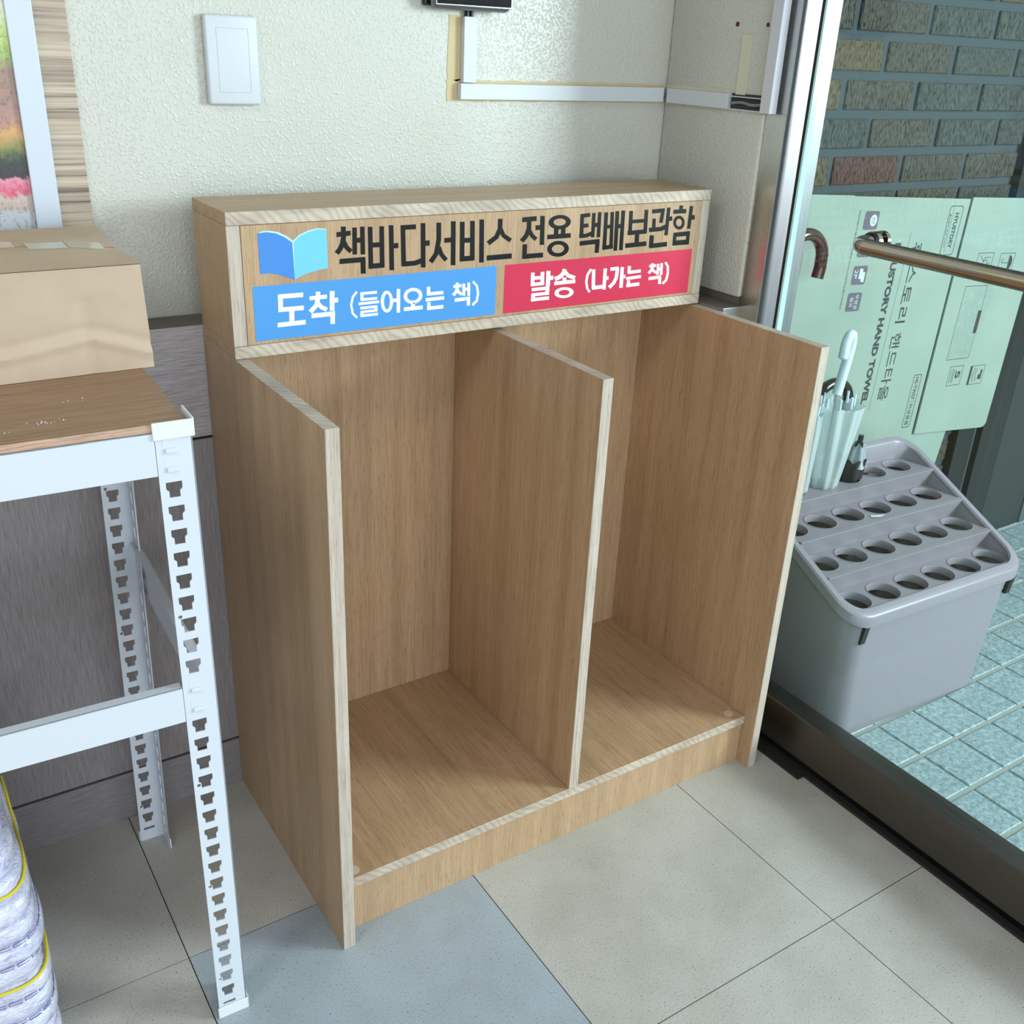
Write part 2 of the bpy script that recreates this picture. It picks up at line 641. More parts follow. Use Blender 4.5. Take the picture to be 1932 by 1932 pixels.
tint = {(0, 0): 0, (0, 1): 0, (0, 2): 3, (0, 3): 3, (1, 1): 1, (1, 2): 0, (1, 3): 3, (1, 4): 3, (2, 0): 1, (2, 1): 0, (2, 2): 3, (2, 3): 3, (3, 1): 3, (3, 2): 0, (3, 3): 3, (3, 4): 3, (4, 0): 1, (4, 1): 2, (4, 2): 0, (4, 3): 0, (4, 4): 0}
rnd = random.Random(5)
for r in range(-14, 18):
    z1 = zt0 - r * pitch - 0.0095
    z0 = z1 - pitch + 0.019
    if z0 < 0:
        break
    L = 0.247
    st = offs.get(r, 1.33 + 0.1235 * (r % 2)) - 0.247 * 2
    for k in range(0, 7):
        x0 = st + k * L + 0.0095
        x1 = x0 + L - 0.019
        x0, x1 = max(x0, 1.10), min(x1, 2.178)
        if x1 - x0 < 0.012:
            continue
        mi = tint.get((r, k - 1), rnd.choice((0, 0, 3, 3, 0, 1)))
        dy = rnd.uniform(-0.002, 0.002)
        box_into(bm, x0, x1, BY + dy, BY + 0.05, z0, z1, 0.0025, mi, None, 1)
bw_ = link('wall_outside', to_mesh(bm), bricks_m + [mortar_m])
tag(bw_, 'weathered multicoloured brick wall outside the glass door', 'wall', 'structure')

# ---- dark metal frontage at the right end of the porch
dk = mat('dark_anodised_frame', (40, 46, 46), 0.4, 0.3)
dk2 = mat('dark_anodised_panel', (62, 70, 69), 0.45, 0.3)
gl_d = mat('grey_sealant', (86, 100, 104), 0.5)
df = thing('window_1', (2.21, BY, 0), 'dark metal shopfront frame right of the flattened cartons', 'window', 'structure')
box('jamb', 2.179, 2.262, BY - 0.02, BY + 0.10, -0.03, 2.7, dk, df)
box('sealant_strip', 2.2625, 2.284, BY - 0.012, BY + 0.05, -0.03, 2.7, gl_d, df, 0)
box('mullion', 2.2845, 2.345, BY - 0.03, BY + 0.10, -0.03, 2.7, dk, df)
box('stile', 2.3455, 2.415, BY - 0.022, BY + 0.05, -0.03, 2.7, dk, df)
box('infill_panel', 2.4155, 2.66, BY - 0.012, BY + 0.03, -0.03, 2.7, dk2, df)
box('sealant_strip', 2.6605, 2.69, BY - 0.016, BY + 0.05, -0.03, 2.7, gl_d, df, 0)
box('dark_pane', 2.6905, 3.6, BY - 0.005, BY + 0.02, -0.03, 2.7, black_gloss, df, 0)

# ---- glass door with its frame
door = thing('door_1', (1.03, -0.3, 0), 'glass door in a stainless steel frame right of the cabinet', 'door', 'structure')
JY = 0.233
bm = bmesh.new()
box_into(bm, 0.9965, 1.0975, JY, 0.2830, 0.0, 2.7, 0.0012)
fp = link('frame_post', to_mesh(bm), [steel_v, steel('satin_reveal', (138, 142, 142), 0.42, 'z')], door)
face_slots(fp, lambda n, c: 1 if n.y < -0.7 else 0)
GX0, GX1 = 1.0195, 1.0315
box('glass_pane', GX0, GX1, -1.15, 0.2035, 0.085, 2.25, glass, door, 0)
box('edge_seal', GX0 - 0.0006, GX1 + 0.0006, 0.2037, 0.2105, 0.13, 2.25, rubber, door, 0.0005)
box('glass_edge', GX0 - 0.0004, GX1 + 0.0004, 0.1990, 0.2036, 0.13, 2.25, glass_edge, door, 0)
bm = bmesh.new()
box_into(bm, 1.0005, 1.0505, -1.15, 0.212, 0.024, 0.122, 0.0025)
link('bottom_rail', to_mesh(bm), steel_y, door)
box('bottom_brush', 1.012, 1.040, -1.15, 0.212, 0.004, 0.0239, black_pl, door, 0)
box('floor_seal', 0.9935, 1.0015, -1.6, -0.0825, 0.0002, 0.006, rubber, door, 0.0008)
box('pivot_plate', 0.976, 1.045, -0.0815, 0.215, 0.0003, 0.0038, dark_plate, door, 0.0006)
# push bar across the glass, bent into its fixing
barz = 1.0715
pth = smooth_path([(1.0185, 0.014, barz), (0.996, 0.013, barz), (0.975, 0.006, barz), (0.9635, -0.012, barz), (0.9600, -0.04, barz), (0.9595, -0.10, barz), (0.9595, -1.0, barz)], 5)
pb = tube('push_bar', pth, 0.0135, chrome, door, 20)
bm = bmesh.new()
tube_into(bm, [(1.0194, 0.014, barz), (1.0090, 0.014, barz)], 0.0175, 20)
link('bar_rosette', to_mesh(bm, True), chrome, pb)
bm = bmesh.new()
tube_into(bm, [(1.0085, 0.014, barz), (1.0035, 0.0135, barz)], 0.0158, 20)
link('bar_gasket', to_mesh(bm, True), black_pl, pb)
bm = bmesh.new()
tube_into(bm, [(1.0316, 0.014, barz), (1.040, 0.014, barz)], 0.0175, 20)
link('bar_rosette', to_mesh(bm, True), chrome, pb)

# =================================================================== PARCEL CABINET
W_, D_, TPn, TB = 0.934, 0.484, 0.0202, 0.0188
HP = 0.9035
YU, HB, HT = 0.3304, 0.9042, 1.1187
SZ, RS, RK = 0.1140, 0.0285, 0.0236 + 0.010
DX = 0.464
cab = thing('parcel_cabinet', (W_ / 2, D_ / 2, 0), 'oak laminate parcel cabinet with two open bays and a lettered box on top', 'cabinet')


def wslots(o, front, top, other=0):
    face_slots(o, lambda n, c: front if n.y < -0.7 else (top if n.z > 0.7 else other))
    return o


def panel(name, x0, x1, y0, y1, z0, z1, mats, parent, front, top, other=0):
    bm = bmesh.new()
    box_into(bm, x0, x1, y0, y1, z0, z1, 0.0006, 0, None, 1)
    o = link(name, to_mesh(bm), mats, parent)
    return wslots(o, front, top, other)


panel('side_panel', 0, TPn, 0, D_, 0, HP, [wood_v, edge_v, edge_x], cab, 1, 2)
panel('side_panel', W_ - TPn, W_, 0, D_, 0, HP - 0.002, [wood_v, edge_v, edge_x], cab, 1, 2)
panel('divider', DX, DX + TPn, RS, 0.4746, SZ + 0.0002, HP - 0.006, [wood_v, edge_v, edge_x], cab, 1, 2)
panel('back_panel', TPn + 0.0003, W_ - TPn - 0.0003, 0.4748, D_, 0, HP, [wood_v, edge_v, edge_x], cab, 0, 2)
shelf = panel('bottom_shelf', TPn + 0.0003, W_ - TPn - 0.0003, RS, 0.4745, SZ - TB, SZ, [wood_y, edge_x], cab, 1, 0)
panel('kick_board', TPn + 0.0003, W_ - TPn - 0.0003, RK, RK + 0.018, 0, SZ - TB - 0.0002, [wood_v], cab, 0, 0)
for (sxx, syy) in ((0.0405, 0.046), (0.888, 0.052)):
    bm = bmesh.new()
    tube_into(bm, [(sxx, syy, SZ + 0.0001), (sxx, syy, SZ + 0.0009)], 0.0098, 20)
    link('screw_cap', to_mesh(bm), capdot, shelf)
sb = panel('sign_box_base', 0, 0.9312, YU, D_, HB, HB + TB, [wood_x, edge_x, wood_x], cab, 1, 2)
panel('sign_box_top', 0, 0.9312, YU, D_, HT - TB, HT, [wood_x, edge_x], cab, 1, 0)
for x0 in (0.0, 0.9312 - TPn):
    panel('sign_box_end', x0, x0 + TPn, YU + 0.0004, D_, HB + TB + 0.0004, HT - TB - 0.0004, [wood_v, edge_v], cab, 1, 0)
signp = panel('sign_panel', TPn + 0.0007, 0.9312 - TPn - 0.0007, YU, YU + 0.018, HB + TB + 0.0005, HT - TB - 0.0006, [wood_v], cab, 0, 0)

SIGN = {"head":[[[0.1844,1.0898],[0.1842,1.075],[0.1763,1.0755],[0.1765,1.0902]],
[[0.1688,1.0751],[0.192,1.0762],[0.1922,1.0834],[0.169,1.0823]],
[[0.1768,1.0774],[0.1748,1.0669],[0.1825,1.0646],[0.1847,1.0759]],
[[0.1748,1.0669],[0.171,1.0596],[0.1778,1.0556],[0.1825,1.0646]],
[[0.171,1.0596],[0.1653,1.053],[0.1716,1.0484],[0.1778,1.0556]],
[[0.177,1.0664],[0.1813,1.0575],[0.1876,1.0612],[0.1839,1.0689]],
[[0.1813,1.0575],[0.1893,1.0497],[0.1948,1.0543],[0.1876,1.0612]],
[[0.2025,1.0874],[0.202,1.047],[0.1945,1.0475],[0.1951,1.0878]],
[[0.2155,1.0882],[0.2156,1.0461],[0.2081,1.0466],[0.2081,1.0885]],
[[0.1991,1.0645],[0.2117,1.065],[0.2119,1.0722],[0.1993,1.0718]],
[[0.1726,1.0344],[0.2157,1.0346],[0.2158,1.0424],[0.1728,1.0421]],
[[0.216,1.0399],[0.216,1.0165],[0.2078,1.0171],[0.2078,1.0405]],
[[0.2287,1.0871],[0.229,1.0235],[0.2212,1.024],[0.221,1.0875]],
[[0.2484,1.087],[0.2486,1.0237],[0.2407,1.0243],[0.2406,1.0874]],
[[0.2243,1.0558],[0.2446,1.0558],[0.2447,1.0632],[0.2244,1.0632]],
[[0.2221,1.0233],[0.2486,1.0235],[0.2487,1.0314],[0.2223,1.0312]],
[[0.2646,1.0878],[0.2653,1.0182],[0.2573,1.0188],[0.2567,1.0882]],
[[0.2615,1.052],[0.2731,1.0523],[0.2731,1.0602],[0.2616,1.0599]],
[[0.2774,1.0796],[0.3043,1.0796],[0.3042,1.087],[0.2775,1.087]],
[[0.2852,1.0857],[0.2866,1.023],[0.2784,1.0236],[0.2772,1.0862]],
[[0.28,1.0227],[0.3034,1.0227],[0.3016,1.0304],[0.2793,1.0303]],
[[0.3034,1.0227],[0.3198,1.0268],[0.3167,1.0343],[0.3016,1.0304]],
[[0.321,1.088],[0.3218,1.0183],[0.3135,1.0189],[0.3128,1.0884]],
[[0.3174,1.0523],[0.3291,1.0526],[0.329,1.061],[0.3174,1.0607]],
[[0.3412,1.0878],[0.3415,1.0625],[0.3499,1.0614],[0.3495,1.0874]],
[[0.3415,1.0625],[0.3374,1.0403],[0.3453,1.0373],[0.3499,1.0614]],
[[0.3374,1.0403],[0.3276,1.0285],[0.3346,1.0239],[0.3453,1.0373]],
[[0.3422,1.0483],[0.3474,1.0357],[0.3543,1.0386],[0.3496,1.0501]],
[[0.3474,1.0357],[0.3569,1.0252],[0.363,1.0292],[0.3543,1.0386]],
[[0.3562,1.0552],[0.3725,1.0555],[0.3723,1.0632],[0.3561,1.0628]],
[[0.3763,1.0882],[0.3774,1.0179],[0.3687,1.0185],[0.3678,1.0886]],
[[0.3932,1.0865],[0.3943,1.0233],[0.3856,1.0239],[0.3846,1.0869]],
[[0.4124,1.087],[0.414,1.0239],[0.4051,1.0245],[0.4038,1.0875]],
[[0.3897,1.0529],[0.4092,1.0528],[0.4089,1.0606],[0.3895,1.0607]],
[[0.3859,1.023],[0.414,1.023],[0.4137,1.0314],[0.3857,1.0313]],
[[0.4301,1.0883],[0.4319,1.0184],[0.423,1.019],[0.4214,1.0887]],
[[0.4572,1.0882],[0.4575,1.0726],[0.4664,1.0705],[0.4662,1.0875]],
[[0.4575,1.0726],[0.4518,1.0614],[0.4589,1.0562],[0.4664,1.0705]],
[[0.4518,1.0614],[0.4366,1.0524],[0.4423,1.0461],[0.4589,1.0562]],
[[0.4589,1.0703],[0.4662,1.0581],[0.4725,1.0623],[0.4665,1.0728]],
[[0.4662,1.0581],[0.4817,1.0484],[0.4863,1.054],[0.4725,1.0623]],
[[0.4379,1.0211],[0.4874,1.0212],[0.487,1.0298],[0.4376,1.0295]],
[[0.5059,1.0801],[0.5348,1.0809],[0.5343,1.0888],[0.5054,1.088]],
[[0.5152,1.0831],[0.5156,1.0698],[0.5244,1.068],[0.5241,1.0825]],
[[0.5156,1.0698],[0.5111,1.0592],[0.519,1.0551],[0.5244,1.068]],
[[0.5111,1.0592],[0.5027,1.0514],[0.5097,1.0463],[0.519,1.0551]],
[[0.5171,1.0644],[0.5242,1.0545],[0.5306,1.0584],[0.5242,1.0673]],
[[0.5242,1.0545],[0.5331,1.0479],[0.5384,1.0528],[0.5306,1.0584]],
[[0.5338,1.0655],[0.5475,1.0658],[0.5469,1.0739],[0.5333,1.0736]],
[[0.5512,1.0883],[0.553,1.0398],[0.5439,1.0403],[0.5422,1.0887]],
[[0.5176,1.043],[0.5178,1.0186],[0.5088,1.0192],[0.5087,1.0435]],
[[0.5106,1.0187],[0.5522,1.0187],[0.5516,1.0269],[0.5101,1.0268]],
[[0.607,1.076],[0.6062,1.0723],[0.5962,1.0743],[0.5967,1.0762]],
[[0.6062,1.0723],[0.6031,1.0689],[0.5944,1.0727],[0.5962,1.0743]],
[[0.6031,1.0689],[0.598,1.0663],[0.5916,1.0714],[0.5944,1.0727]],
[[0.598,1.0663],[0.5915,1.0647],[0.5879,1.0706],[0.5916,1.0714]],
[[0.5915,1.0647],[0.5843,1.0642],[0.5838,1.0704],[0.5879,1.0706]],
[[0.5843,1.0642],[0.577,1.065],[0.5797,1.0707],[0.5838,1.0704]],
[[0.577,1.065],[0.5703,1.0669],[0.5759,1.0717],[0.5797,1.0707]],
[[0.5703,1.0669],[0.565,1.0697],[0.5729,1.0731],[0.5759,1.0717]],
[[0.565,1.0697],[0.5614,1.0731],[0.5709,1.0748],[0.5729,1.0731]],
[[0.5614,1.0731],[0.56,1.0769],[0.5701,1.0767],[0.5709,1.0748]],
[[0.56,1.0769],[0.5609,1.0806],[0.5706,1.0786],[0.5701,1.0767]],
[[0.5609,1.0806],[0.5639,1.0839],[0.5724,1.0802],[0.5706,1.0786]],
[[0.5639,1.0839],[0.5689,1.0865],[0.5752,1.0815],[0.5724,1.0802]],
[[0.5689,1.0865],[0.5752,1.0881],[0.5788,1.0823],[0.5752,1.0815]],
[[0.5752,1.0881],[0.5824,1.0886],[0.5829,1.0825],[0.5788,1.0823]],
[[0.5824,1.0886],[0.5897,1.0879],[0.587,1.0822],[0.5829,1.0825]],
[[0.5897,1.0879],[0.5964,1.0861],[0.5908,1.0812],[0.587,1.0822]],
[[0.5964,1.0861],[0.6019,1.0833],[0.5938,1.0798],[0.5908,1.0812]],
[[0.6019,1.0833],[0.6055,1.0798],[0.5959,1.0781],[0.5938,1.0798]],
[[0.6055,1.0798],[0.607,1.076],[0.5967,1.0762],[0.5959,1.0781]],
[[0.5815,1.0672],[0.5817,1.0513],[0.5725,1.0519],[0.5723,1.0677]],
[[0.5964,1.0673],[0.5966,1.0515],[0.5873,1.052],[0.5871,1.0678]],
[[0.5592,1.0488],[0.6088,1.0487],[0.6081,1.0566],[0.5587,1.0565]],
[[0.6066,1.0305],[0.6058,1.0263],[0.5962,1.0286],[0.5967,1.0309]],
[[0.6058,1.0263],[0.6028,1.0226],[0.5945,1.0265],[0.5962,1.0286]],
[[0.6028,1.0226],[0.5978,1.0197],[0.5916,1.025],[0.5945,1.0265]],
[[0.5978,1.0197],[0.5915,1.0179],[0.5879,1.024],[0.5916,1.025]],
[[0.5915,1.0179],[0.5843,1.0175],[0.5838,1.0238],[0.5879,1.024]],
[[0.5843,1.0175],[0.5771,1.0185],[0.5796,1.0243],[0.5838,1.0238]],
[[0.5771,1.0185],[0.5704,1.0206],[0.5758,1.0255],[0.5796,1.0243]],
[[0.5704,1.0206],[0.5651,1.0238],[0.5727,1.0272],[0.5758,1.0255]],
[[0.5651,1.0238],[0.5616,1.0278],[0.5707,1.0294],[0.5727,1.0272]],
[[0.5616,1.0278],[0.5602,1.032],[0.5699,1.0317],[0.5707,1.0294]],
[[0.5602,1.032],[0.561,1.0362],[0.5704,1.034],[0.5699,1.0317]],
[[0.561,1.0362],[0.564,1.0399],[0.5721,1.036],[0.5704,1.034]],
[[0.564,1.0399],[0.5688,1.0427],[0.5749,1.0376],[0.5721,1.036]],
[[0.5688,1.0427],[0.5751,1.0445],[0.5786,1.0385],[0.5749,1.0376]],
[[0.5751,1.0445],[0.5822,1.0449],[0.5827,1.0387],[0.5786,1.0385]],
[[0.5822,1.0449],[0.5894,1.0441],[0.5868,1.0383],[0.5827,1.0387]],
[[0.5894,1.0441],[0.5961,1.042],[0.5907,1.0371],[0.5868,1.0383]],
[[0.5961,1.042],[0.6015,1.0388],[0.5938,1.0353],[0.5907,1.0371]],
[[0.6015,1.0388],[0.6051,1.0348],[0.5959,1.0332],[0.5938,1.0353]],
[[0.6051,1.0348],[0.6066,1.0305],[0.5967,1.0309],[0.5959,1.0332]],
[[0.6274,1.0812],[0.6483,1.0823],[0.6477,1.0889],[0.6268,1.0878]],
[[0.6347,1.0864],[0.6358,1.0492],[0.6278,1.0497],[0.6269,1.0867]],
[[0.6297,1.0639],[0.6463,1.0646],[0.6456,1.0713],[0.6291,1.0705]],
[[0.6282,1.0466],[0.6441,1.047],[0.6415,1.0536],[0.6268,1.0533]],
[[0.6441,1.047],[0.6572,1.0506],[0.6533,1.0569],[0.6415,1.0536]],
[[0.6599,1.0883],[0.6608,1.0463],[0.6533,1.0468],[0.6524,1.0886]],
[[0.6726,1.0892],[0.6738,1.0456],[0.6662,1.046],[0.6651,1.0895]],
[[0.6575,1.0638],[0.6695,1.0645],[0.6688,1.0716],[0.6568,1.0709]],
[[0.6298,1.0335],[0.6738,1.0348],[0.673,1.0429],[0.6291,1.0415]],
[[0.6735,1.0376],[0.6733,1.0185],[0.664,1.0191],[0.6643,1.0382]],
[[0.6875,1.0881],[0.6893,1.0249],[0.681,1.0255],[0.6794,1.0884]],
[[0.7008,1.0881],[0.7042,1.0272],[0.6964,1.0277],[0.6932,1.0884]],
[[0.6848,1.0597],[0.6984,1.0604],[0.6977,1.0668],[0.6842,1.066]],
[[0.6813,1.0229],[0.7051,1.0239],[0.7043,1.0313],[0.6805,1.0302]],
[[0.7125,1.089],[0.7152,1.0196],[0.7068,1.0202],[0.7042,1.0894]],
[[0.7259,1.0895],[0.7281,1.0197],[0.7196,1.0202],[0.7176,1.0899]],
[[0.7109,1.0589],[0.7227,1.0598],[0.7218,1.067],[0.7101,1.0661]],
[[0.7441,1.0881],[0.7459,1.0472],[0.7374,1.0477],[0.7357,1.0884]],
[[0.7798,1.0884],[0.7816,1.0485],[0.7729,1.0489],[0.7713,1.0888]],
[[0.7414,1.066],[0.7764,1.0664],[0.7756,1.0728],[0.7407,1.0724]],
[[0.7368,1.0456],[0.7813,1.0461],[0.7803,1.0539],[0.7359,1.0533]],
[[0.7635,1.0495],[0.7646,1.0267],[0.7548,1.0273],[0.7538,1.05]],
[[0.7339,1.023],[0.7833,1.0238],[0.7822,1.0321],[0.7329,1.0312]],
[[0.7899,1.0813],[0.8189,1.0822],[0.8179,1.0895],[0.7889,1.0886]],
[[0.8195,1.0886],[0.8172,1.0635],[0.809,1.0639],[0.8113,1.0889]],
[[0.7999,1.0719],[0.8009,1.0539],[0.793,1.0543],[0.7921,1.0722]],
[[0.7873,1.0482],[0.8169,1.0488],[0.8135,1.0566],[0.7853,1.056]],
[[0.8169,1.0488],[0.832,1.0535],[0.8264,1.0609],[0.8135,1.0566]],
[[0.8326,1.0902],[0.8327,1.0401],[0.8246,1.0406],[0.8246,1.0905]],
[[0.828,1.066],[0.8403,1.0662],[0.8391,1.0741],[0.8268,1.0738]],
[[0.7992,1.042],[0.7998,1.0201],[0.7898,1.0207],[0.7892,1.0426]],
[[0.7921,1.0188],[0.8339,1.0197],[0.8327,1.0282],[0.791,1.0272]],
[[0.8628,1.0926],[0.8634,1.0823],[0.855,1.0827],[0.8544,1.0929]],
[[0.8415,1.0782],[0.873,1.0783],[0.8718,1.086],[0.8404,1.0858]],
[[0.8717,1.0612],[0.8717,1.0572],[0.8651,1.0593],[0.8651,1.0615]],
[[0.8717,1.0572],[0.8702,1.0537],[0.8643,1.0574],[0.8651,1.0593]],
[[0.8702,1.0537],[0.8675,1.051],[0.8628,1.0559],[0.8643,1.0574]],
[[0.8675,1.051],[0.8638,1.0494],[0.8609,1.055],[0.8628,1.0559]],
[[0.8638,1.0494],[0.8595,1.049],[0.8586,1.0548],[0.8609,1.055]],
[[0.8595,1.049],[0.855,1.0499],[0.8562,1.0553],[0.8586,1.0548]],
[[0.855,1.0499],[0.8508,1.0519],[0.854,1.0564],[0.8562,1.0553]],
[[0.8508,1.0519],[0.8473,1.0549],[0.8521,1.058],[0.854,1.0564]],
[[0.8473,1.0549],[0.8447,1.0586],[0.8507,1.06],[0.8521,1.058]],
[[0.8447,1.0586],[0.8435,1.0626],[0.8501,1.0622],[0.8507,1.06]],
[[0.8435,1.0626],[0.8436,1.0665],[0.8501,1.0644],[0.8501,1.0622]],
[[0.8436,1.0665],[0.8451,1.0699],[0.8509,1.0663],[0.8501,1.0644]],
[[0.8451,1.0699],[0.8477,1.0726],[0.8523,1.0678],[0.8509,1.0663]],
[[0.8477,1.0726],[0.8514,1.0742],[0.8542,1.0687],[0.8523,1.0678]],
[[0.8514,1.0742],[0.8556,1.0746],[0.8565,1.0689],[0.8542,1.0687]],
[[0.8556,1.0746],[0.8601,1.0738],[0.8589,1.0685],[0.8565,1.0689]],
[[0.8601,1.0738],[0.8643,1.0718],[0.8611,1.0674],[0.8589,1.0685]],
[[0.8643,1.0718],[0.8679,1.0688],[0.863,1.0657],[0.8611,1.0674]],
[[0.8679,1.0688],[0.8704,1.0652],[0.8644,1.0637],[0.863,1.0657]],
[[0.8704,1.0652],[0.8717,1.0612],[0.8651,1.0615],[0.8644,1.0637]],
[[0.8884,1.0904],[0.8877,1.049],[0.8794,1.0495],[0.8802,1.0907]],
[[0.8877,1.0654],[0.8961,1.0657],[0.8948,1.0741],[0.8864,1.0739]],
[[0.8468,1.0439],[0.8877,1.0449],[0.8883,1.0364],[0.8469,1.0359]],
[[0.8473,1.0294],[0.8879,1.0295],[0.8883,1.0201],[0.8472,1.0202]],
[[0.8468,1.0439],[0.8546,1.0442],[0.8555,1.0202],[0.8472,1.0202]],
[[0.8794,1.0447],[0.8877,1.0449],[0.8883,1.0201],[0.8805,1.0201]]],"white":[[[0.071,0.9898],[0.1111,0.9892],[0.1115,0.9962],[0.0714,0.9966]],
[[0.0789,0.9946],[0.0783,0.9718],[0.0707,0.9725],[0.0713,0.9952]],
[[0.0705,0.9699],[0.1113,0.9692],[0.1116,0.9762],[0.0709,0.9768]],
[[0.0961,0.9725],[0.0951,0.9498],[0.087,0.9507],[0.0879,0.9733]],
[[0.0681,0.9469],[0.1133,0.9469],[0.1136,0.954],[0.0685,0.9538]],
[[0.1391,0.995],[0.1389,0.9847],[0.1314,0.9853],[0.1317,0.9956]],
[[0.1211,0.9832],[0.1497,0.9835],[0.1499,0.9897],[0.1213,0.9893]],
[[0.1314,0.9856],[0.1285,0.9764],[0.1348,0.9723],[0.1385,0.9832]],
[[0.1285,0.9764],[0.1189,0.9677],[0.1242,0.9625],[0.1348,0.9723]],
[[0.1322,0.9751],[0.1382,0.9683],[0.1425,0.9733],[0.1375,0.9792]],
[[0.1382,0.9683],[0.1475,0.9633],[0.1506,0.9691],[0.1425,0.9733]],
[[0.1626,0.9938],[0.1615,0.9633],[0.1535,0.9641],[0.1546,0.9945]],
[[0.1595,0.9759],[0.168,0.9762],[0.1683,0.9833],[0.1597,0.983]],
[[0.1231,0.9555],[0.1622,0.9554],[0.1624,0.9626],[0.1234,0.9626]],
[[0.1621,0.9588],[0.1615,0.9425],[0.1539,0.9433],[0.1544,0.9596]],
[[0.1985,0.9909],[0.1912,0.9828],[0.1947,0.981],[0.2016,0.9885]],
[[0.1912,0.9828],[0.188,0.9701],[0.1918,0.9697],[0.1947,0.981]],
[[0.188,0.9701],[0.1905,0.9552],[0.1941,0.9564],[0.1918,0.9697]],
[[0.1905,0.9552],[0.1984,0.9472],[0.2011,0.9496],[0.1941,0.9564]],
[[0.2059,0.9839],[0.2347,0.9837],[0.2348,0.988],[0.206,0.9882]],
[[0.2115,0.987],[0.2115,0.9754],[0.2059,0.9759],[0.2059,0.9875]],
[[0.2061,0.9744],[0.235,0.9741],[0.2351,0.9784],[0.2062,0.9786]],
[[0.2025,0.9681],[0.2383,0.9682],[0.2383,0.9725],[0.2026,0.9723]],
[[0.2054,0.961],[0.2351,0.9609],[0.2351,0.9652],[0.2054,0.9653]],
[[0.2354,0.9635],[0.2352,0.9549],[0.2296,0.9554],[0.2297,0.964]],
[[0.2057,0.9549],[0.235,0.9551],[0.2351,0.959],[0.2058,0.9588]],
[[0.2108,0.9568],[0.2107,0.9495],[0.2051,0.95],[0.2053,0.9573]],
[[0.2055,0.9487],[0.2361,0.9487],[0.2362,0.953],[0.2056,0.953]],
[[0.263,0.9683],[0.2625,0.9628],[0.257,0.9649],[0.2573,0.9688]],
[[0.2625,0.9628],[0.2608,0.958],[0.2562,0.9615],[0.257,0.9649]],
[[0.2608,0.958],[0.2584,0.9543],[0.255,0.9588],[0.2562,0.9615]],
[[0.2584,0.9543],[0.2553,0.952],[0.2535,0.9572],[0.255,0.9588]],
[[0.2553,0.952],[0.2519,0.9515],[0.2519,0.9567],[0.2535,0.9572]],
[[0.2519,0.9515],[0.2485,0.9527],[0.2503,0.9575],[0.2519,0.9567]],
[[0.2485,0.9527],[0.2454,0.9555],[0.2489,0.9594],[0.2503,0.9575]],
[[0.2454,0.9555],[0.2431,0.9597],[0.2477,0.9623],[0.2489,0.9594]],
[[0.2431,0.9597],[0.2416,0.9648],[0.247,0.9659],[0.2477,0.9623]],
[[0.2416,0.9648],[0.2411,0.9703],[0.2468,0.9698],[0.247,0.9659]],
[[0.2411,0.9703],[0.2417,0.9757],[0.2471,0.9736],[0.2468,0.9698]],
[[0.2417,0.9757],[0.2433,0.9804],[0.2479,0.977],[0.2471,0.9736]],
[[0.2433,0.9804],[0.2458,0.9841],[0.2491,0.9797],[0.2479,0.977]],
[[0.2458,0.9841],[0.2488,0.9863],[0.2506,0.9813],[0.2491,0.9797]],
[[0.2488,0.9863],[0.2522,0.9869],[0.2522,0.9818],[0.2506,0.9813]],
[[0.2522,0.9869],[0.2556,0.9858],[0.2538,0.981],[0.2522,0.9818]],
[[0.2556,0.9858],[0.2586,0.983],[0.2552,0.9791],[0.2538,0.981]],
[[0.2586,0.983],[0.261,0.9789],[0.2564,0.9763],[0.2552,0.9791]],
[[0.261,0.9789],[0.2625,0.9738],[0.2571,0.9727],[0.2564,0.9763]],
[[0.2625,0.9738],[0.263,0.9683],[0.2573,0.9688],[0.2571,0.9727]],
[[0.2613,0.9673],[0.271,0.9671],[0.271,0.9728],[0.2614,0.973]],
[[0.2759,0.9875],[0.2755,0.9492],[0.2692,0.9498],[0.2696,0.988]],
[[0.3162,0.9736],[0.3154,0.9696],[0.3093,0.9715],[0.3098,0.9739]],
[[0.3154,0.9696],[0.3129,0.966],[0.3077,0.9694],[0.3093,0.9715]],
[[0.3129,0.966],[0.3091,0.9633],[0.3053,0.9677],[0.3077,0.9694]],
[[0.3091,0.9633],[0.3043,0.9616],[0.3023,0.9667],[0.3053,0.9677]],
[[0.3043,0.9616],[0.299,0.9612],[0.299,0.9665],[0.3023,0.9667]],
[[0.299,0.9612],[0.2937,0.9621],[0.2956,0.967],[0.299,0.9665]],
[[0.2937,0.9621],[0.2889,0.9642],[0.2926,0.9683],[0.2956,0.967]],
[[0.2889,0.9642],[0.2851,0.9673],[0.2903,0.9702],[0.2926,0.9683]],
[[0.2851,0.9673],[0.2827,0.9711],[0.2887,0.9724],[0.2903,0.9702]],
[[0.2827,0.9711],[0.2819,0.9751],[0.2882,0.9749],[0.2887,0.9724]],
[[0.2819,0.9751],[0.2827,0.9791],[0.2887,0.9773],[0.2882,0.9749]],
[[0.2827,0.9791],[0.2851,0.9827],[0.2903,0.9794],[0.2887,0.9773]],
[[0.2851,0.9827],[0.2889,0.9854],[0.2926,0.981],[0.2903,0.9794]],
[[0.2889,0.9854],[0.2937,0.987],[0.2956,0.982],[0.2926,0.981]],
[[0.2937,0.987],[0.2989,0.9875],[0.2989,0.9822],[0.2956,0.982]],
[[0.2989,0.9875],[0.3042,0.9866],[0.3023,0.9817],[0.2989,0.9822]],
[[0.3042,0.9866],[0.309,0.9846],[0.3053,0.9805],[0.3023,0.9817]],
[[0.309,0.9846],[0.3129,0.9815],[0.3077,0.9786],[0.3053,0.9805]],
[[0.3129,0.9815],[0.3153,0.9777],[0.3092,0.9764],[0.3077,0.9786]],
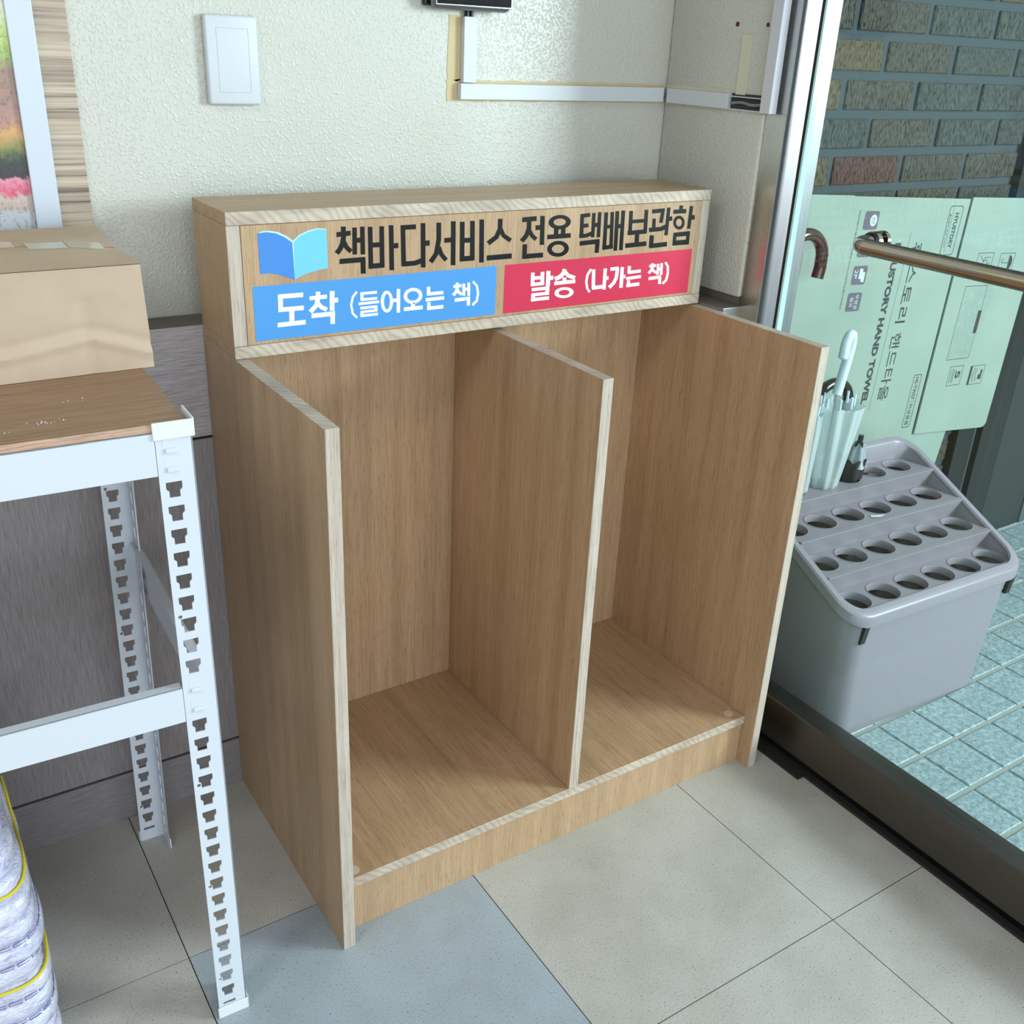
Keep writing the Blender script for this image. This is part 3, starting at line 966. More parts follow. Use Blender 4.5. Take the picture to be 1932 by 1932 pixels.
[[0.3153,0.9777],[0.3162,0.9736],[0.3098,0.9739],[0.3092,0.9764]],
[[0.3027,0.9626],[0.3027,0.9527],[0.2953,0.9534],[0.2953,0.9633]],
[[0.2823,0.9509],[0.3169,0.9509],[0.3168,0.9571],[0.2823,0.9571]],
[[0.3308,0.9865],[0.3309,0.9733],[0.3244,0.9739],[0.3243,0.9871]],
[[0.3244,0.9722],[0.3554,0.9722],[0.3553,0.9777],[0.3244,0.9777]],
[[0.3223,0.9629],[0.357,0.9633],[0.3569,0.9689],[0.3222,0.9685]],
[[0.3315,0.9611],[0.3317,0.9488],[0.3251,0.9494],[0.325,0.9617]],
[[0.3251,0.9483],[0.3555,0.9485],[0.3554,0.9544],[0.3251,0.9541]],
[[0.3844,0.9887],[0.3849,0.9809],[0.3787,0.9814],[0.3783,0.9892]],
[[0.3741,0.9807],[0.3898,0.9809],[0.3897,0.9858],[0.374,0.9856]],
[[0.3788,0.9821],[0.3771,0.976],[0.3827,0.9732],[0.3848,0.9802]],
[[0.3771,0.976],[0.3718,0.9702],[0.3769,0.9665],[0.3827,0.9732]],
[[0.3798,0.9755],[0.3837,0.9703],[0.3876,0.9735],[0.3845,0.9778]],
[[0.3837,0.9703],[0.3895,0.9667],[0.3923,0.9707],[0.3876,0.9735]],
[[0.3968,0.9861],[0.3973,0.9659],[0.3918,0.9664],[0.3913,0.9866]],
[[0.4064,0.9869],[0.407,0.965],[0.4015,0.9655],[0.4009,0.9874]],
[[0.3949,0.9742],[0.4038,0.9741],[0.4036,0.9791],[0.3948,0.9791]],
[[0.3772,0.9571],[0.4071,0.958],[0.4069,0.9639],[0.377,0.963]],
[[0.407,0.9605],[0.4071,0.9484],[0.4008,0.949],[0.4007,0.961]],
[[0.41,0.9876],[0.4178,0.9796],[0.4219,0.9808],[0.4133,0.9898]],
[[0.4178,0.9796],[0.4201,0.9678],[0.4246,0.9673],[0.4219,0.9808]],
[[0.4201,0.9678],[0.4181,0.9562],[0.4222,0.9542],[0.4246,0.9673]],
[[0.4181,0.9562],[0.4102,0.9502],[0.4135,0.9471],[0.4222,0.9542]],
[[0.5361,0.9936],[0.5368,0.9705],[0.5292,0.9712],[0.5285,0.9941]],
[[0.5565,0.9935],[0.5573,0.9703],[0.5496,0.9709],[0.5488,0.994]],
[[0.5331,0.9811],[0.553,0.9812],[0.5526,0.9871],[0.5328,0.987]],
[[0.5298,0.9703],[0.5578,0.9705],[0.5574,0.9764],[0.5294,0.9762]],
[[0.5695,0.9941],[0.5702,0.9671],[0.5613,0.9678],[0.5607,0.9948]],
[[0.5671,0.9781],[0.5769,0.9782],[0.5764,0.9854],[0.5665,0.9853]],
[[0.5318,0.9616],[0.5693,0.9615],[0.5689,0.9673],[0.5315,0.9673]],
[[0.5694,0.9635],[0.5693,0.9535],[0.561,0.9543],[0.5611,0.9642]],
[[0.5321,0.9524],[0.5694,0.9525],[0.569,0.958],[0.5318,0.9579]],
[[0.5393,0.9555],[0.5395,0.9443],[0.5313,0.945],[0.5311,0.9563]],
[[0.5314,0.9437],[0.57,0.9436],[0.5696,0.9497],[0.531,0.9497]],
[[0.5957,0.9963],[0.5941,0.99],[0.602,0.9856],[0.6045,0.9937]],
[[0.5941,0.99],[0.588,0.9852],[0.5934,0.9788],[0.602,0.9856]],
[[0.588,0.9852],[0.5779,0.9825],[0.582,0.9755],[0.5934,0.9788]],
[[0.5982,0.9876],[0.6071,0.9799],[0.6109,0.9855],[0.604,0.9917]],
[[0.6071,0.9799],[0.623,0.9745],[0.6251,0.9808],[0.6109,0.9855]],
[[0.605,0.9798],[0.6055,0.9712],[0.597,0.9719],[0.5966,0.9805]],
[[0.5794,0.9682],[0.6254,0.9683],[0.6248,0.9748],[0.579,0.9746]],
[[0.6232,0.9524],[0.6225,0.9494],[0.6137,0.9513],[0.6141,0.9528]],
[[0.6225,0.9494],[0.6196,0.9468],[0.612,0.9499],[0.6137,0.9513]],
[[0.6196,0.9468],[0.6151,0.9448],[0.6094,0.9489],[0.612,0.9499]],
[[0.6151,0.9448],[0.6092,0.9437],[0.606,0.9484],[0.6094,0.9489]],
[[0.6092,0.9437],[0.6027,0.9435],[0.6023,0.9483],[0.606,0.9484]],
[[0.6027,0.9435],[0.596,0.9442],[0.5985,0.9487],[0.6023,0.9483]],
[[0.596,0.9442],[0.59,0.9458],[0.595,0.9495],[0.5985,0.9487]],
[[0.59,0.9458],[0.5852,0.9482],[0.5922,0.9507],[0.595,0.9495]],
[[0.5852,0.9482],[0.582,0.951],[0.5904,0.9522],[0.5922,0.9507]],
[[0.582,0.951],[0.5808,0.9541],[0.5897,0.9537],[0.5904,0.9522]],
[[0.5808,0.9541],[0.5816,0.957],[0.5902,0.9552],[0.5897,0.9537]],
[[0.5816,0.957],[0.5843,0.9596],[0.5918,0.9566],[0.5902,0.9552]],
[[0.5843,0.9596],[0.5888,0.9616],[0.5944,0.9576],[0.5918,0.9566]],
[[0.5888,0.9616],[0.5946,0.9628],[0.5977,0.9581],[0.5944,0.9576]],
[[0.5946,0.9628],[0.6011,0.963],[0.6015,0.9582],[0.5977,0.9581]],
[[0.6011,0.963],[0.6077,0.9623],[0.6053,0.9579],[0.6015,0.9582]],
[[0.6077,0.9623],[0.6137,0.9607],[0.6087,0.957],[0.6053,0.9579]],
[[0.6137,0.9607],[0.6187,0.9584],[0.6115,0.9558],[0.6087,0.957]],
[[0.6187,0.9584],[0.6219,0.9555],[0.6134,0.9544],[0.6115,0.9558]],
[[0.6219,0.9555],[0.6232,0.9524],[0.6141,0.9528],[0.6134,0.9544]],
[[0.6562,0.9919],[0.6488,0.9814],[0.6541,0.9795],[0.6611,0.9894]],
[[0.6488,0.9814],[0.6471,0.9689],[0.6526,0.9684],[0.6541,0.9795]],
[[0.6471,0.9689],[0.6506,0.956],[0.6557,0.9569],[0.6526,0.9684]],
[[0.6506,0.956],[0.6574,0.9481],[0.6617,0.9502],[0.6557,0.9569]],
[[0.6685,0.9893],[0.6708,0.9549],[0.6631,0.9556],[0.6609,0.9898]],
[[0.6644,0.9529],[0.6892,0.9534],[0.6885,0.96],[0.6638,0.9595]],
[[0.6949,0.989],[0.6956,0.9506],[0.6878,0.9513],[0.6872,0.9896]],
[[0.693,0.968],[0.7007,0.9683],[0.7,0.9749],[0.6923,0.9746]],
[[0.7032,0.9841],[0.7225,0.9844],[0.7218,0.9905],[0.7026,0.9902]],
[[0.7157,0.988],[0.7143,0.9709],[0.7222,0.9686],[0.7237,0.9865]],
[[0.7143,0.9709],[0.7099,0.9634],[0.7166,0.9592],[0.7222,0.9686]],
[[0.7099,0.9634],[0.7006,0.9561],[0.7068,0.9513],[0.7166,0.9592]],
[[0.7344,0.9887],[0.7357,0.9506],[0.7276,0.9512],[0.7265,0.9893]],
[[0.7323,0.9675],[0.7403,0.9678],[0.7395,0.9745],[0.7316,0.9742]],
[[0.7509,0.9893],[0.7513,0.976],[0.7438,0.9766],[0.7434,0.9898]],
[[0.7457,0.9749],[0.7758,0.9757],[0.7751,0.9815],[0.745,0.9807]],
[[0.7427,0.9641],[0.7777,0.9654],[0.777,0.971],[0.742,0.9697]],
[[0.7523,0.963],[0.7522,0.9514],[0.7447,0.952],[0.7447,0.9636]],
[[0.7442,0.9507],[0.7754,0.9513],[0.7746,0.9576],[0.7435,0.957]],
[[0.8061,0.9902],[0.8068,0.983],[0.7996,0.9835],[0.799,0.9907]],
[[0.7953,0.9832],[0.8117,0.9835],[0.811,0.9885],[0.7946,0.9881]],
[[0.7996,0.9847],[0.7983,0.9793],[0.8042,0.9763],[0.8061,0.9828]],
[[0.7983,0.9793],[0.7923,0.9746],[0.7975,0.9708],[0.8042,0.9763]],
[[0.8011,0.9787],[0.8054,0.9741],[0.8094,0.9774],[0.8062,0.981]],
[[0.8054,0.9741],[0.813,0.9701],[0.8159,0.974],[0.8094,0.9774]],
[[0.8195,0.9883],[0.8208,0.968],[0.8145,0.9684],[0.8132,0.9888]],
[[0.8283,0.9891],[0.8298,0.9673],[0.8235,0.9677],[0.822,0.9895]],
[[0.8175,0.9759],[0.8264,0.9761],[0.8257,0.9811],[0.8168,0.9809]],
[[0.7969,0.9597],[0.8273,0.9606],[0.8265,0.9666],[0.7961,0.9656]],
[[0.8276,0.9629],[0.8285,0.95],[0.8212,0.9506],[0.8204,0.9635]],
[[0.8318,0.9896],[0.8384,0.9814],[0.8439,0.9818],[0.8366,0.9912]],
[[0.8384,0.9814],[0.84,0.9695],[0.8459,0.9685],[0.8439,0.9818]],
[[0.84,0.9695],[0.8378,0.9578],[0.8432,0.9554],[0.8459,0.9685]],
[[0.8378,0.9578],[0.8301,0.9519],[0.8347,0.9485],[0.8432,0.9554]]],"blue":[[0.0336,1.0119],[0.4569,1.0099],[0.4583,0.928],[0.0326,0.9286]],"red":[[0.4743,1.0109],[0.8984,1.0112],[0.8984,0.9279],[0.4745,0.9278]],"bl":[[0.0457,1.0872],[0.0593,1.0883],[0.0734,1.0856],[0.0865,1.0795],[0.0979,1.071],[0.0989,1.0165],[0.0885,1.0203],[0.0741,1.026],[0.0598,1.0291],[0.0464,1.0286]],"br":[[0.1,1.0715],[0.1084,1.0788],[0.1235,1.0852],[0.1396,1.0882],[0.1527,1.0875],[0.1532,1.0295],[0.1404,1.0284],[0.1251,1.0257],[0.112,1.0221],[0.0994,1.0164]],"bw":[[0.0458,1.0876],[0.0534,1.0902],[0.0635,1.0902],[0.0776,1.0873],[0.0897,1.0812],[0.0993,1.0737],[0.1085,1.0813],[0.1236,1.0873],[0.1396,1.0898],[0.1525,1.0881],[0.1527,1.0873],[0.1396,1.088],[0.1235,1.085],[0.1084,1.0786],[0.1,1.0713],[0.0994,1.0164],[0.0979,1.0714],[0.0865,1.0797],[0.0735,1.0858],[0.0593,1.0885]]}


def flat_polys(name, polys, y, th, m, parent, label=None):
    bm = bmesh.new()
    for ip, pl in enumerate(polys):
        yo = y - (ip % 16) * 0.000008
        fv = [bm.verts.new((p[0], yo, p[1])) for p in pl]
        bv = [bm.verts.new((p[0], y + th, p[1])) for p in pl]
        n = len(pl)
        bm.faces.new(fv)
        bm.faces.new(bv[::-1])
        for k in range(n):
            bm.faces.new((fv[k], bv[k], bv[(k + 1) % n], fv[(k + 1) % n]))
    return link(name, to_mesh(bm), m, parent, label)


def flat_outline(name, loop, y, th, m, parent, label=None):
    me = curve_mesh([loop], th / 2)
    for v in me.vertices:
        a, b, c = v.co
        v.co = (a, y + th / 2 + c, b)
    return link(name, me, m, parent, label)


def rect_of(q):
    xs = sorted(p[0] for p in q)
    zs = sorted(p[1] for p in q)
    x0, x1 = (xs[0] + xs[1]) / 2, (xs[2] + xs[3]) / 2
    z0, z1 = (zs[0] + zs[1]) / 2, (zs[2] + zs[3]) / 2
    return [[x0, z0], [x1, z0], [x1, z1], [x0, z1]]


flat_polys('heading_lettering', SIGN['head'], YU - 0.0004, 0.0004, sign_black, signp, 'black heading in bold Korean letters')
flat_polys('banner', [rect_of(SIGN['blue'])], YU - 0.0003, 0.0003, sign_blue, signp, 'blue arrivals banner')
flat_polys('banner', [rect_of(SIGN['red'])], YU - 0.0003, 0.0003, sign_red, signp, 'crimson dispatch banner')
for nm_, sel in (('white Korean lettering on the blue banner', lambda x: x < 0.465), ('white Korean lettering on the crimson banner', lambda x: x >= 0.465)):
    flat_polys('banner_lettering', [p for p in SIGN['white'] if sel(p[0][0])], YU - 0.0006, 0.0002, sign_white, signp, nm_)
flat_outline('book_emblem_edge', SIGN['bw'], YU - 0.0004, 0.0004, book_pale, signp, 'pale blue page edges of the book emblem')
flat_outline('book_emblem_page', SIGN['bl'], YU - 0.00045, 0.0004, book_dark, signp, 'darker blue left page of the book emblem')
flat_outline('book_emblem_page', SIGN['br'], YU - 0.00045, 0.0004, book_light, signp, 'sky blue right page of the book emblem')

# =================================================================== WHITE SLOTTED TABLE
TA = radians(-2.2)
PIV = Vector((-0.170, -0.020, 0))


def TT(p):
    d = Vector(p)
    return PIV + Vector((d.x * cos(TA) - d.y * sin(TA), d.x * sin(TA) + d.y * cos(TA), d.z))


TL, TDp, PW, PT = 0.92, 0.432, 0.0415, 0.0018
table = thing('slotted_angle_table', (-0.6, 0.2, 0), 'white slotted angle table with a brown top left of the cabinet', 'table')


def slot(cx, z, s=1.0):
    a, b, h1, h = 0.0092, 0.0062, 0.0085, 0.0195
    return [(cx - a, z + h / 2), (cx + a, z + h / 2), (cx + a, z + h / 2 - h1), (cx + b, z + h / 2 - h1 - 0.003), (cx + b, z - h / 2),
            (cx - b, z - h / 2), (cx - b, z + h / 2 - h1 - 0.003), (cx - a, z + h / 2 - h1)]


def circ(cx, cz, r, n=12):
    return [(cx + r * cos(2 * pi * k / n), cz + r * sin(2 * pi * k / n)) for k in range(n)]


def flange(w_, ztop, filled, cxs, dots):
    loops = [[(0, 0.0), (w_, 0.0), (w_, ztop), (0, ztop)]]
    z = 0.0495
    k = 0
    while z < ztop - 0.02:
        if not any(abs(z - f) < 0.012 for f in filled):
            loops.append(slot(cxs, z))
        z += 0.03035
        k += 1
    loops.append([(cxs - 0.0092, 0.0225), (cxs + 0.0092, 0.0225), (cxs + 0.0092, 0.0275), (cxs - 0.0092, 0.0275)])
    for dz in dots:
        loops.append(circ(cxs - 0.0095, dz, 0.0026))
    return curve_mesh(loops, PT / 2)


def post(front, right, lean=0.0):
    """Angle post: one slotted flange across the front/back, one along the side."""
    ztop = 0.931
    filled = [0.899, 0.928, 0.566, 0.596] if front else [0.899, 0.928]
    bm = bmesh.new()
    me = flange(PW, ztop, filled, 0.0160, (0.077, 0.26, 0.44, 0.70))
    y = 0.0 if front else TDp
    for v in me.vertices:
        a, b, c = v.co
        lx = -PW + a if right else -TL + PW - a
        v.co = TT((lx + lean * (1 - b / ztop), y + (c + PT / 2) * (1 if front else -1), b))
    bm.from_mesh(me)
    bpy.data.meshes.remove(me)
    me = flange(PW, ztop, filled, 0.0255, ())
    for v in me.vertices:
        a, b, c = v.co
        lx = -PT / 2 + c if right else -TL + PT / 2 + c
        v.co = TT((lx + lean * (1 - b / ztop), a if front else TDp - a, b))
    bm.from_mesh(me)
    bpy.data.meshes.remove(me)
    o = link('leg', to_mesh(bm), white_paint, table)
    # pressed tabs of the beam hooks and the plastic foot
    if front and right:
        for z in (0.899, 0.928 - 0.006, 0.566, 0.596):
            b2 = bmesh.new()
            cx = -PW + 0.0160
            box_into(b2, cx - 0.0088, cx + 0.0088, -0.0002, 0.0016, z - 0.0095, z + 0.0095, 0.0004, 0, TT)
            box_into(b2, cx - 0.0062, cx + 0.0062, -0.0026, -0.0001, z - 0.0075, z - 0.0015, 0.0010, 0, TT)
            tube_into(b2, [TT((cx + 0.0005, -0.0006, z + 0.004)), TT((cx + 0.0005, 0.0002, z + 0.004))], 0.0001, 6)
            link('beam_hook', to_mesh(b2), white_paint, o)
    b2 = bmesh.new()
    f = 1 if front else -1
    y0 = 0.0 if front else TDp
    xa, xb = (-PW - 0.002, 0.003) if right else (-TL - 0.003, -TL + PW + 0.002)
    T2 = lambda p: TT((p[0] + lean, p[1], p[2]))
    ya, yb = sorted((y0 - f * 0.003, y0 - f * 0.0005))
    box_into(b2, xa, xb, ya, yb, 0.0002, 0.0205, 0.0008, 0, T2)
    ya, yb = sorted((y0 - f * 0.003, y0 + f * 0.045))
    sxa, sxb = (0.0004, 0.003) if right else (-TL - 0.003, -TL - 0.0004)
    box_into(b2, sxa, sxb, ya, yb, 0.0002, 0.0205, 0.0008, 0, T2)
    link('foot_cap', to_mesh(b2), cap_pvc, o)
    return o


post(True, True)
post(False, True, -0.020)
post(True, False)
post(False, False)


def beam(name, z0, z1, front):
    bm = bmesh.new()
    y = PT + 0.0002 if front else TDp - PT - 0.0002
    f = 1 if front else -1
    ya, yb = sorted((y, y + f * 0.0016))
    x0, x1 = -TL + PW - 0.006, -PW + 0.006
    zm = z1 - 0.011
    y_out, y_out2 = sorted((y - f * 0.0100, y - f * 0.0084))
    if front:
        # proud face with a ledge turned inwards along its top
        box_into(bm, -TL + PW + 0.0006, -PW - 0.0006, 0.0000, 0.0016, z0, z1 - 0.0100, 0.0004, 0, TT)
        box_into(bm, -TL + PW + 0.0006, -PW - 0.0006, 0.0000, 0.0150, z1 - 0.0116, z1 - 0.0100, 0.0004, 0, TT)
    else:
        box_into(bm, x0, x1, ya, yb, z0, z1, 0.0004, 0, TT)
    return link(name, to_mesh(bm), white_paint, table)


beam('front_beam', 0.888, 0.9508, True)
beam('front_beam', 0.5465, 0.6080, True)
beam('back_beam', 0.888, 0.940, False)


def side_beam(x, z0, z1):
    bm = bmesh.new()
    box_into(bm, x - 0.0036, x - 0.0020, 0.006, TDp - 0.006, z0, z1, 0.0004, 0, TT)
    box_into(bm, x - 0.0150, x - 0.0038, 0.006, TDp - 0.006, z1 - 0.0016, z1, 0.0004, 0, TT)
    return link('side_beam', to_mesh(bm), white_paint, table)


side_beam(0.0, 0.515, 0.604)
side_beam(0.0, 0.880, 0.935)
bm = bmesh.new()
box_into(bm, -TL + 0.004, -0.004, 0.0005, TDp - 0.001, 0.9412, 0.9506, 0.0006, 0, TT)
top = link('table_top', to_mesh(bm), [desk_wood, desk_edge], table)
face_slots(top, lambda n, c: 0 if abs(n.z) > 0.5 else 1)
for right in (True, False):
    bm = bmesh.new()
    xa, xb = (-PW - 0.0025, 0.0020) if right else (-TL - 0.0020, -TL + PW + 0.0025)
    box_into(bm, xa, xb, -0.0030, -0.0004, 0.9318, 0.9530, 0.0012, 0, TT)
    sa, sb_ = (0.0004, 0.0030) if right else (-TL - 0.0030, -TL - 0.0004)
    box_into(bm, sa, sb_, -0.0030, 0.0440, 0.9318, 0.9545, 0.0012, 0, TT)
    link('corner_cap', to_mesh(bm), cap_pvc, table)
# crumbs of plaster left on the top
bm = bmesh.new()
rnd = random.Random(11)
for (cx, cy, n, s) in ((-0.10, 0.12, 6, 0.008), (-0.145, 0.055, 14, 0.010), (-0.19, 0.035, 4, 0.004)):
    for k in range(n):
        bmesh.ops.create_icosphere(bm, subdivisions=1, radius=rnd.uniform(0.0004, 0.0011),
                                   matrix=Matrix.Translation(TT((cx + 0.0 + rnd.gauss(0, s), cy + rnd.gauss(0, s * 0.6), 0.9508))))
cr = link('plaster_crumbs', to_mesh(bm), white_pvc)
tag(cr, 'tiny white crumbs scattered on the brown table top', 'crumbs', 'stuff')

# =================================================================== CARDBOARD CARTON ON THE TABLE
carton = thing('cardboard_carton', (-0.45, 0.34, 0.951), 'brown creased cardboard carton lying on the table', 'box')
CX0, CX1, CY0, CY1, CZ0, CZ1 = -0.74, -0.1555, 0.195, 0.482, 0.9512, 1.0835
bm = bmesh.new()
NXg, NYg, NZg = 40, 22, 12


def grid(f, nu, nv):
    g = [[bm.verts.new(f(i / nu, j / nv)) for j in range(nv + 1)] for i in range(nu + 1)]
    for i in range(nu):
        for j in range(nv):
            bm.faces.new((g[i][j], g[i + 1][j], g[i + 1][j + 1], g[i][j + 1]))


def lerp(a, b, t):
    return a + (b - a) * t


def cw(x, y, z):
    """slight sag and dents of a worn carton"""
    u = (x - CX0) / (CX1 - CX0)
    v = (y - CY0) / (CY1 - CY0)
    q = (z - CZ0) / (CZ1 - CZ0)
    z2 = z + (0.004 * sin(pi * v) * sin(pi * u) * q) - 0.006 * q * max(0, u - 0.9) / 0.1 * sin(pi * v)
    x2 = x + (0.0040 * (1 - q) + 0.012 * v * q + 0.004 * sin(v * 9) * q * (1 - v)) * max(0, (u - 0.8) / 0.2)
    y2 = y
    if v < 0.02:
        crease = 0.30 + 0.10 * sin(u * 7 + 0.6) - 0.25 * max(0, u - 0.88) / 0.12
        y2 += -0.0035 * math.exp(-((q - crease) / 0.05) ** 2) + 0.0025 * math.exp(-((q - crease - 0.09) / 0.05) ** 2)
        y2 += 0.0020 * math.exp(-((u - 0.875) / 0.012) ** 2) * (1 if q < 0.7 else 0)
    return (x2, y2, z2)


grid(lambda a, b: cw(lerp(CX0, CX1, a), CY0, lerp(CZ0, CZ1, b)), 80, 30)
grid(lambda a, b: cw(lerp(CX0, CX1, a), CY1, lerp(CZ0, CZ1, b)), 80, 30)
grid(lambda a, b: cw(CX0, lerp(CY0, CY1, a), lerp(CZ0, CZ1, b)), 22, 30)
grid(lambda a, b: cw(CX1, lerp(CY0, CY1, a), lerp(CZ0, CZ1, b)), 22, 30)
grid(lambda a, b: cw(lerp(CX0, CX1, a), lerp(CY0, CY1, b), CZ0), 80, 22)
bmesh.ops.remove_doubles(bm, verts=bm.verts, dist=0.00005)
link('carton_body', to_mesh(bm, True, 35), kraft, carton)
ymid = (CY0 + CY1) / 2
for nm, ya, yb in (('front', CY0, ymid - 0.0012), ('rear', ymid + 0.0012, CY1)):
    bm = bmesh.new()
    for s in (0, 1):
        pass
    def top_pt(a, b, dz=0.0):
        p = cw(lerp(CX0, CX1, a), lerp(ya, yb, b), CZ1)
        return (p[0], p[1], p[2] + dz + 0.0003)
    grid(lambda a, b: top_pt(a, b, 0.0004), 80, 12)
    grid(lambda a, b: top_pt(a, b, -0.0028), 80, 12)
    bmesh.ops.remove_doubles(bm, verts=bm.verts, dist=0.00005)
    link('top_flap', to_mesh(bm, True, 35), kraft, carton)
for (xa, xb, ya, yb, m_) in ((-0.74, -0.275, ymid - 0.004, ymid + 0.040, tape_m), (-0.262, -0.216, ymid - 0.022, ymid + 0.022, tape_pale), (-0.214, -0.170, ymid - 0.020, ymid + 0.030, tape_m)):
    bm = bmesh.new()
    grid(lambda a, b: (lambda p: (p[0], p[1], p[2] + 0.0010))(cw(lerp(xa, xb, a), lerp(ya, yb, b), CZ1)), 20, 4)
    link('tape_strip', to_mesh(bm), m_, carton)

# =================================================================== WALL FIXTURES
wp = thing('wall_plate', (0.101, WY, 1.309), 'blank white plastic wall plate above the cabinet', 'wall plate')
bm = bmesh.new()
box_into(bm, 0.0592, 0.1425, WY - 0.0135, WY - 0.0002, 1.2455, 1.3725, 0.0045, 0, None, 3)
link('plate', to_mesh(bm, True), white_pvc, wp)
bm = bmesh.new()
x0, x1, z0, z1, yy = 0.0765, 0.1265, 1.2635, 1.3545, WY - 0.0137
for a in ((x0, x1, z0, z0 + 0.0005), (x0, x1, z1 - 0.0005, z1), (x0, x0 + 0.0005, z0, z1), (x1 - 0.0005, x1, z0, z1)):
    box_into(bm, a[0], a[1], yy, yy + 0.0005, a[2], a[3])
link('insert_line', to_mesh(bm), mat('grey_line', (168, 172, 176), 0.5), wp)

ctl = thing('access_controller', (0.51, WY, 1.40), 'black glass wall controller with a silver rim at the top edge', 'controller')
bm = bmesh.new()
box_into(bm, 0.4405, 0.5955, WY - 0.034, WY - 0.012, 1.3985, 1.56, 0.011, 0, None, 4)
link('casing', to_mesh(bm, True), grey_metal, ctl)
bm = bmesh.new()
box_into(bm, 0.4425, 0.5935, WY - 0.0362, WY - 0.0341, 1.4042, 1.558, 0.0010, 0, None, 1)
link('rim', to_mesh(bm, True), silver, ctl)
bm = bmesh.new()
box_into(bm, 0.4450, 0.5910, WY - 0.0372, WY - 0.0363, 1.4065, 1.556, 0.0004, 0, None, 1)
link('glass_front', to_mesh(bm), black_gloss, ctl)
bm = bmesh.new()
box_into(bm, 0.4345, 0.5915, WY - 0.0119, WY - 0.0002, 1.4030, 1.56, 0.003)
link('back_box', to_mesh(bm), black_pl, ctl)

cd = thing('cable_duct', (0.74, WY, 1.27), 'white cable duct running from the controller to the corner', 'cable duct')
bm = bmesh.new()
box_into(bm, 0.5070, 0.9760, WY - 0.0135, WY - 0.0012, 1.2575, 1.2840, 0.0010)
link('duct_cover', to_mesh(bm), white_pvc, cd)
bm = bmesh.new()
box_into(bm, 0.5120, 0.5385, WY - 0.0130, WY - 0.0012, 1.2852, 1.3900, 0.0010)
link('duct_cover', to_mesh(bm), white_pvc, cd)
bm = bmesh.new()
tube_into(bm, [(0.521, WY - 0.006, 1.3890), (0.521, WY - 0.006, 1.4025)], 0.0042, 10)
tube_into(bm, [(0.5295, WY - 0.006, 1.3890), (0.5295, WY - 0.006, 1.4025)], 0.0036, 10)
link('cable', to_mesh(bm, True), black_pl, cd)
sd = thing('cable_duct', (SX, 0.46, 1.27), 'short white cable duct on the wall beside the door, opened at one end', 'cable duct')
bm = bmesh.new()
box_into(bm, SX - 0.0120, SX - 0.0008, 0.3675, 0.5385, 1.2570, 1.2838, 0.0010)
link('duct_cover', to_mesh(bm), white_pvc, sd)
bm = bmesh.new()
box_into(bm, SX - 0.0015, SX - 0.0003, 0.2770, 0.3670, 1.2578, 1.2850, 0)
link('duct_base', to_mesh(bm), mat('dark_grey_duct_base', (62, 60, 60), 0.7), sd)  # base of the opened length, plain dark grey
bm = bmesh.new()
box_into(bm, SX - 0.0100, SX - 0.0016, 0.2770, 0.3660, 1.2790, 1.2806, 0)
box_into(bm, SX - 0.0100, SX - 0.0016, 0.2770, 0.3660, 1.2570, 1.2588, 0)
link('duct_lip', to_mesh(bm), white_pvc, sd)
tube('cable', smooth_path([(SX - 0.006, 0.360, 1.2680), (SX - 0.006, 0.335, 1.2705), (SX - 0.006, 0.31, 1.2675), (SX - 0.006, 0.285, 1.2690)], 5), 0.0028, mat('grey_cable', (128, 128, 130), 0.5), sd, 10)
vd = thing('cable_duct', (SX, 0.265, 1.5), 'tall white cable duct running up beside the door frame', 'cable duct')
bm = bmesh.new()
box_into(bm, SX - 0.0190, SX - 0.0005, 0.2515, 0.2760, 1.2560, 2.69, 0.0012)
link('duct_cover', to_mesh(bm), mat('lavender_white_plastic', (206, 206, 212), 0.45), vd)
bm = bmesh.new()
box_into(bm, SX - 0.0165, SX - 0.002, 0.2538, 0.2738, 1.2552, 1.2559, 0)
link('open_end', to_mesh(bm), black_pl, vd)

# framed poster and its zebra-wood backing board
zeb = mat('zebra_laminate', (196, 178, 156), 0.45)
za = noise(zeb, obj_coord(zeb, (2.5, 2.5, 190)), 1.0, 3, 0.7, 0.2)
zb = noise(zeb, obj_coord(zeb, (1.2, 1.2, 34)), 1.0, 2, 0.5)
zr = ramp(zeb, za, [(0.30, (112, 92, 84)), (0.42, (176, 156, 138)), (0.60, (204, 186, 164))])
zr2 = ramp(zeb, zb, [(0.32, (196, 186, 186)), (0.6, (255, 255, 255))])
set_col(zeb, mix(zeb, zr, zr2, 0.8, 'MULTIPLY'))
bb = box('backing_board', -0.95, -0.1328, WY - 0.0075, WY - 0.0003, 0.99, 2.0, zeb, bev=0.0008)
tag(bb, 'striped zebra-wood board on the wall behind the poster', 'board')
post_ = thing('framed_poster', (-0.5, WY - 0.008, 1.0), 'garden photo poster in a white frame on the left wall', 'poster')
FX0, FX1, FZ0, FZ1 = -0.90, -0.1785, 1.02, 1.95
bm = bmesh.new()
fw = 0.0350
for a in ((FX0, FX0 + fw, FZ0, FZ1), (FX1 - fw, FX1, FZ0, FZ1), (FX0 + fw, FX1 - fw, FZ0, FZ0 + fw), (FX0 + fw, FX1 - fw, FZ1 - fw, FZ1)):
    box_into(bm, a[0], a[1], WY - 0.0175, WY - 0.0079, a[2], a[3], 0.0012)
link('frame', to_mesh(bm), mat('white_frame', (204, 211, 220), 0.35), post_)
pm = mat('garden_print', (150, 140, 110), 0.25)
t, N, Lk, b = nodes(pm)
pc = obj_coord(pm, (1, 1, 1))
sxyz = N.new('ShaderNodeSeparateXYZ')
Lk.new(pc.outputs[0], sxyz.inputs[0])
nz = noise(pm, obj_coord(pm, (70, 70, 55)), 1.0, 4, 0.7)
mm = N.new('ShaderNodeMath')
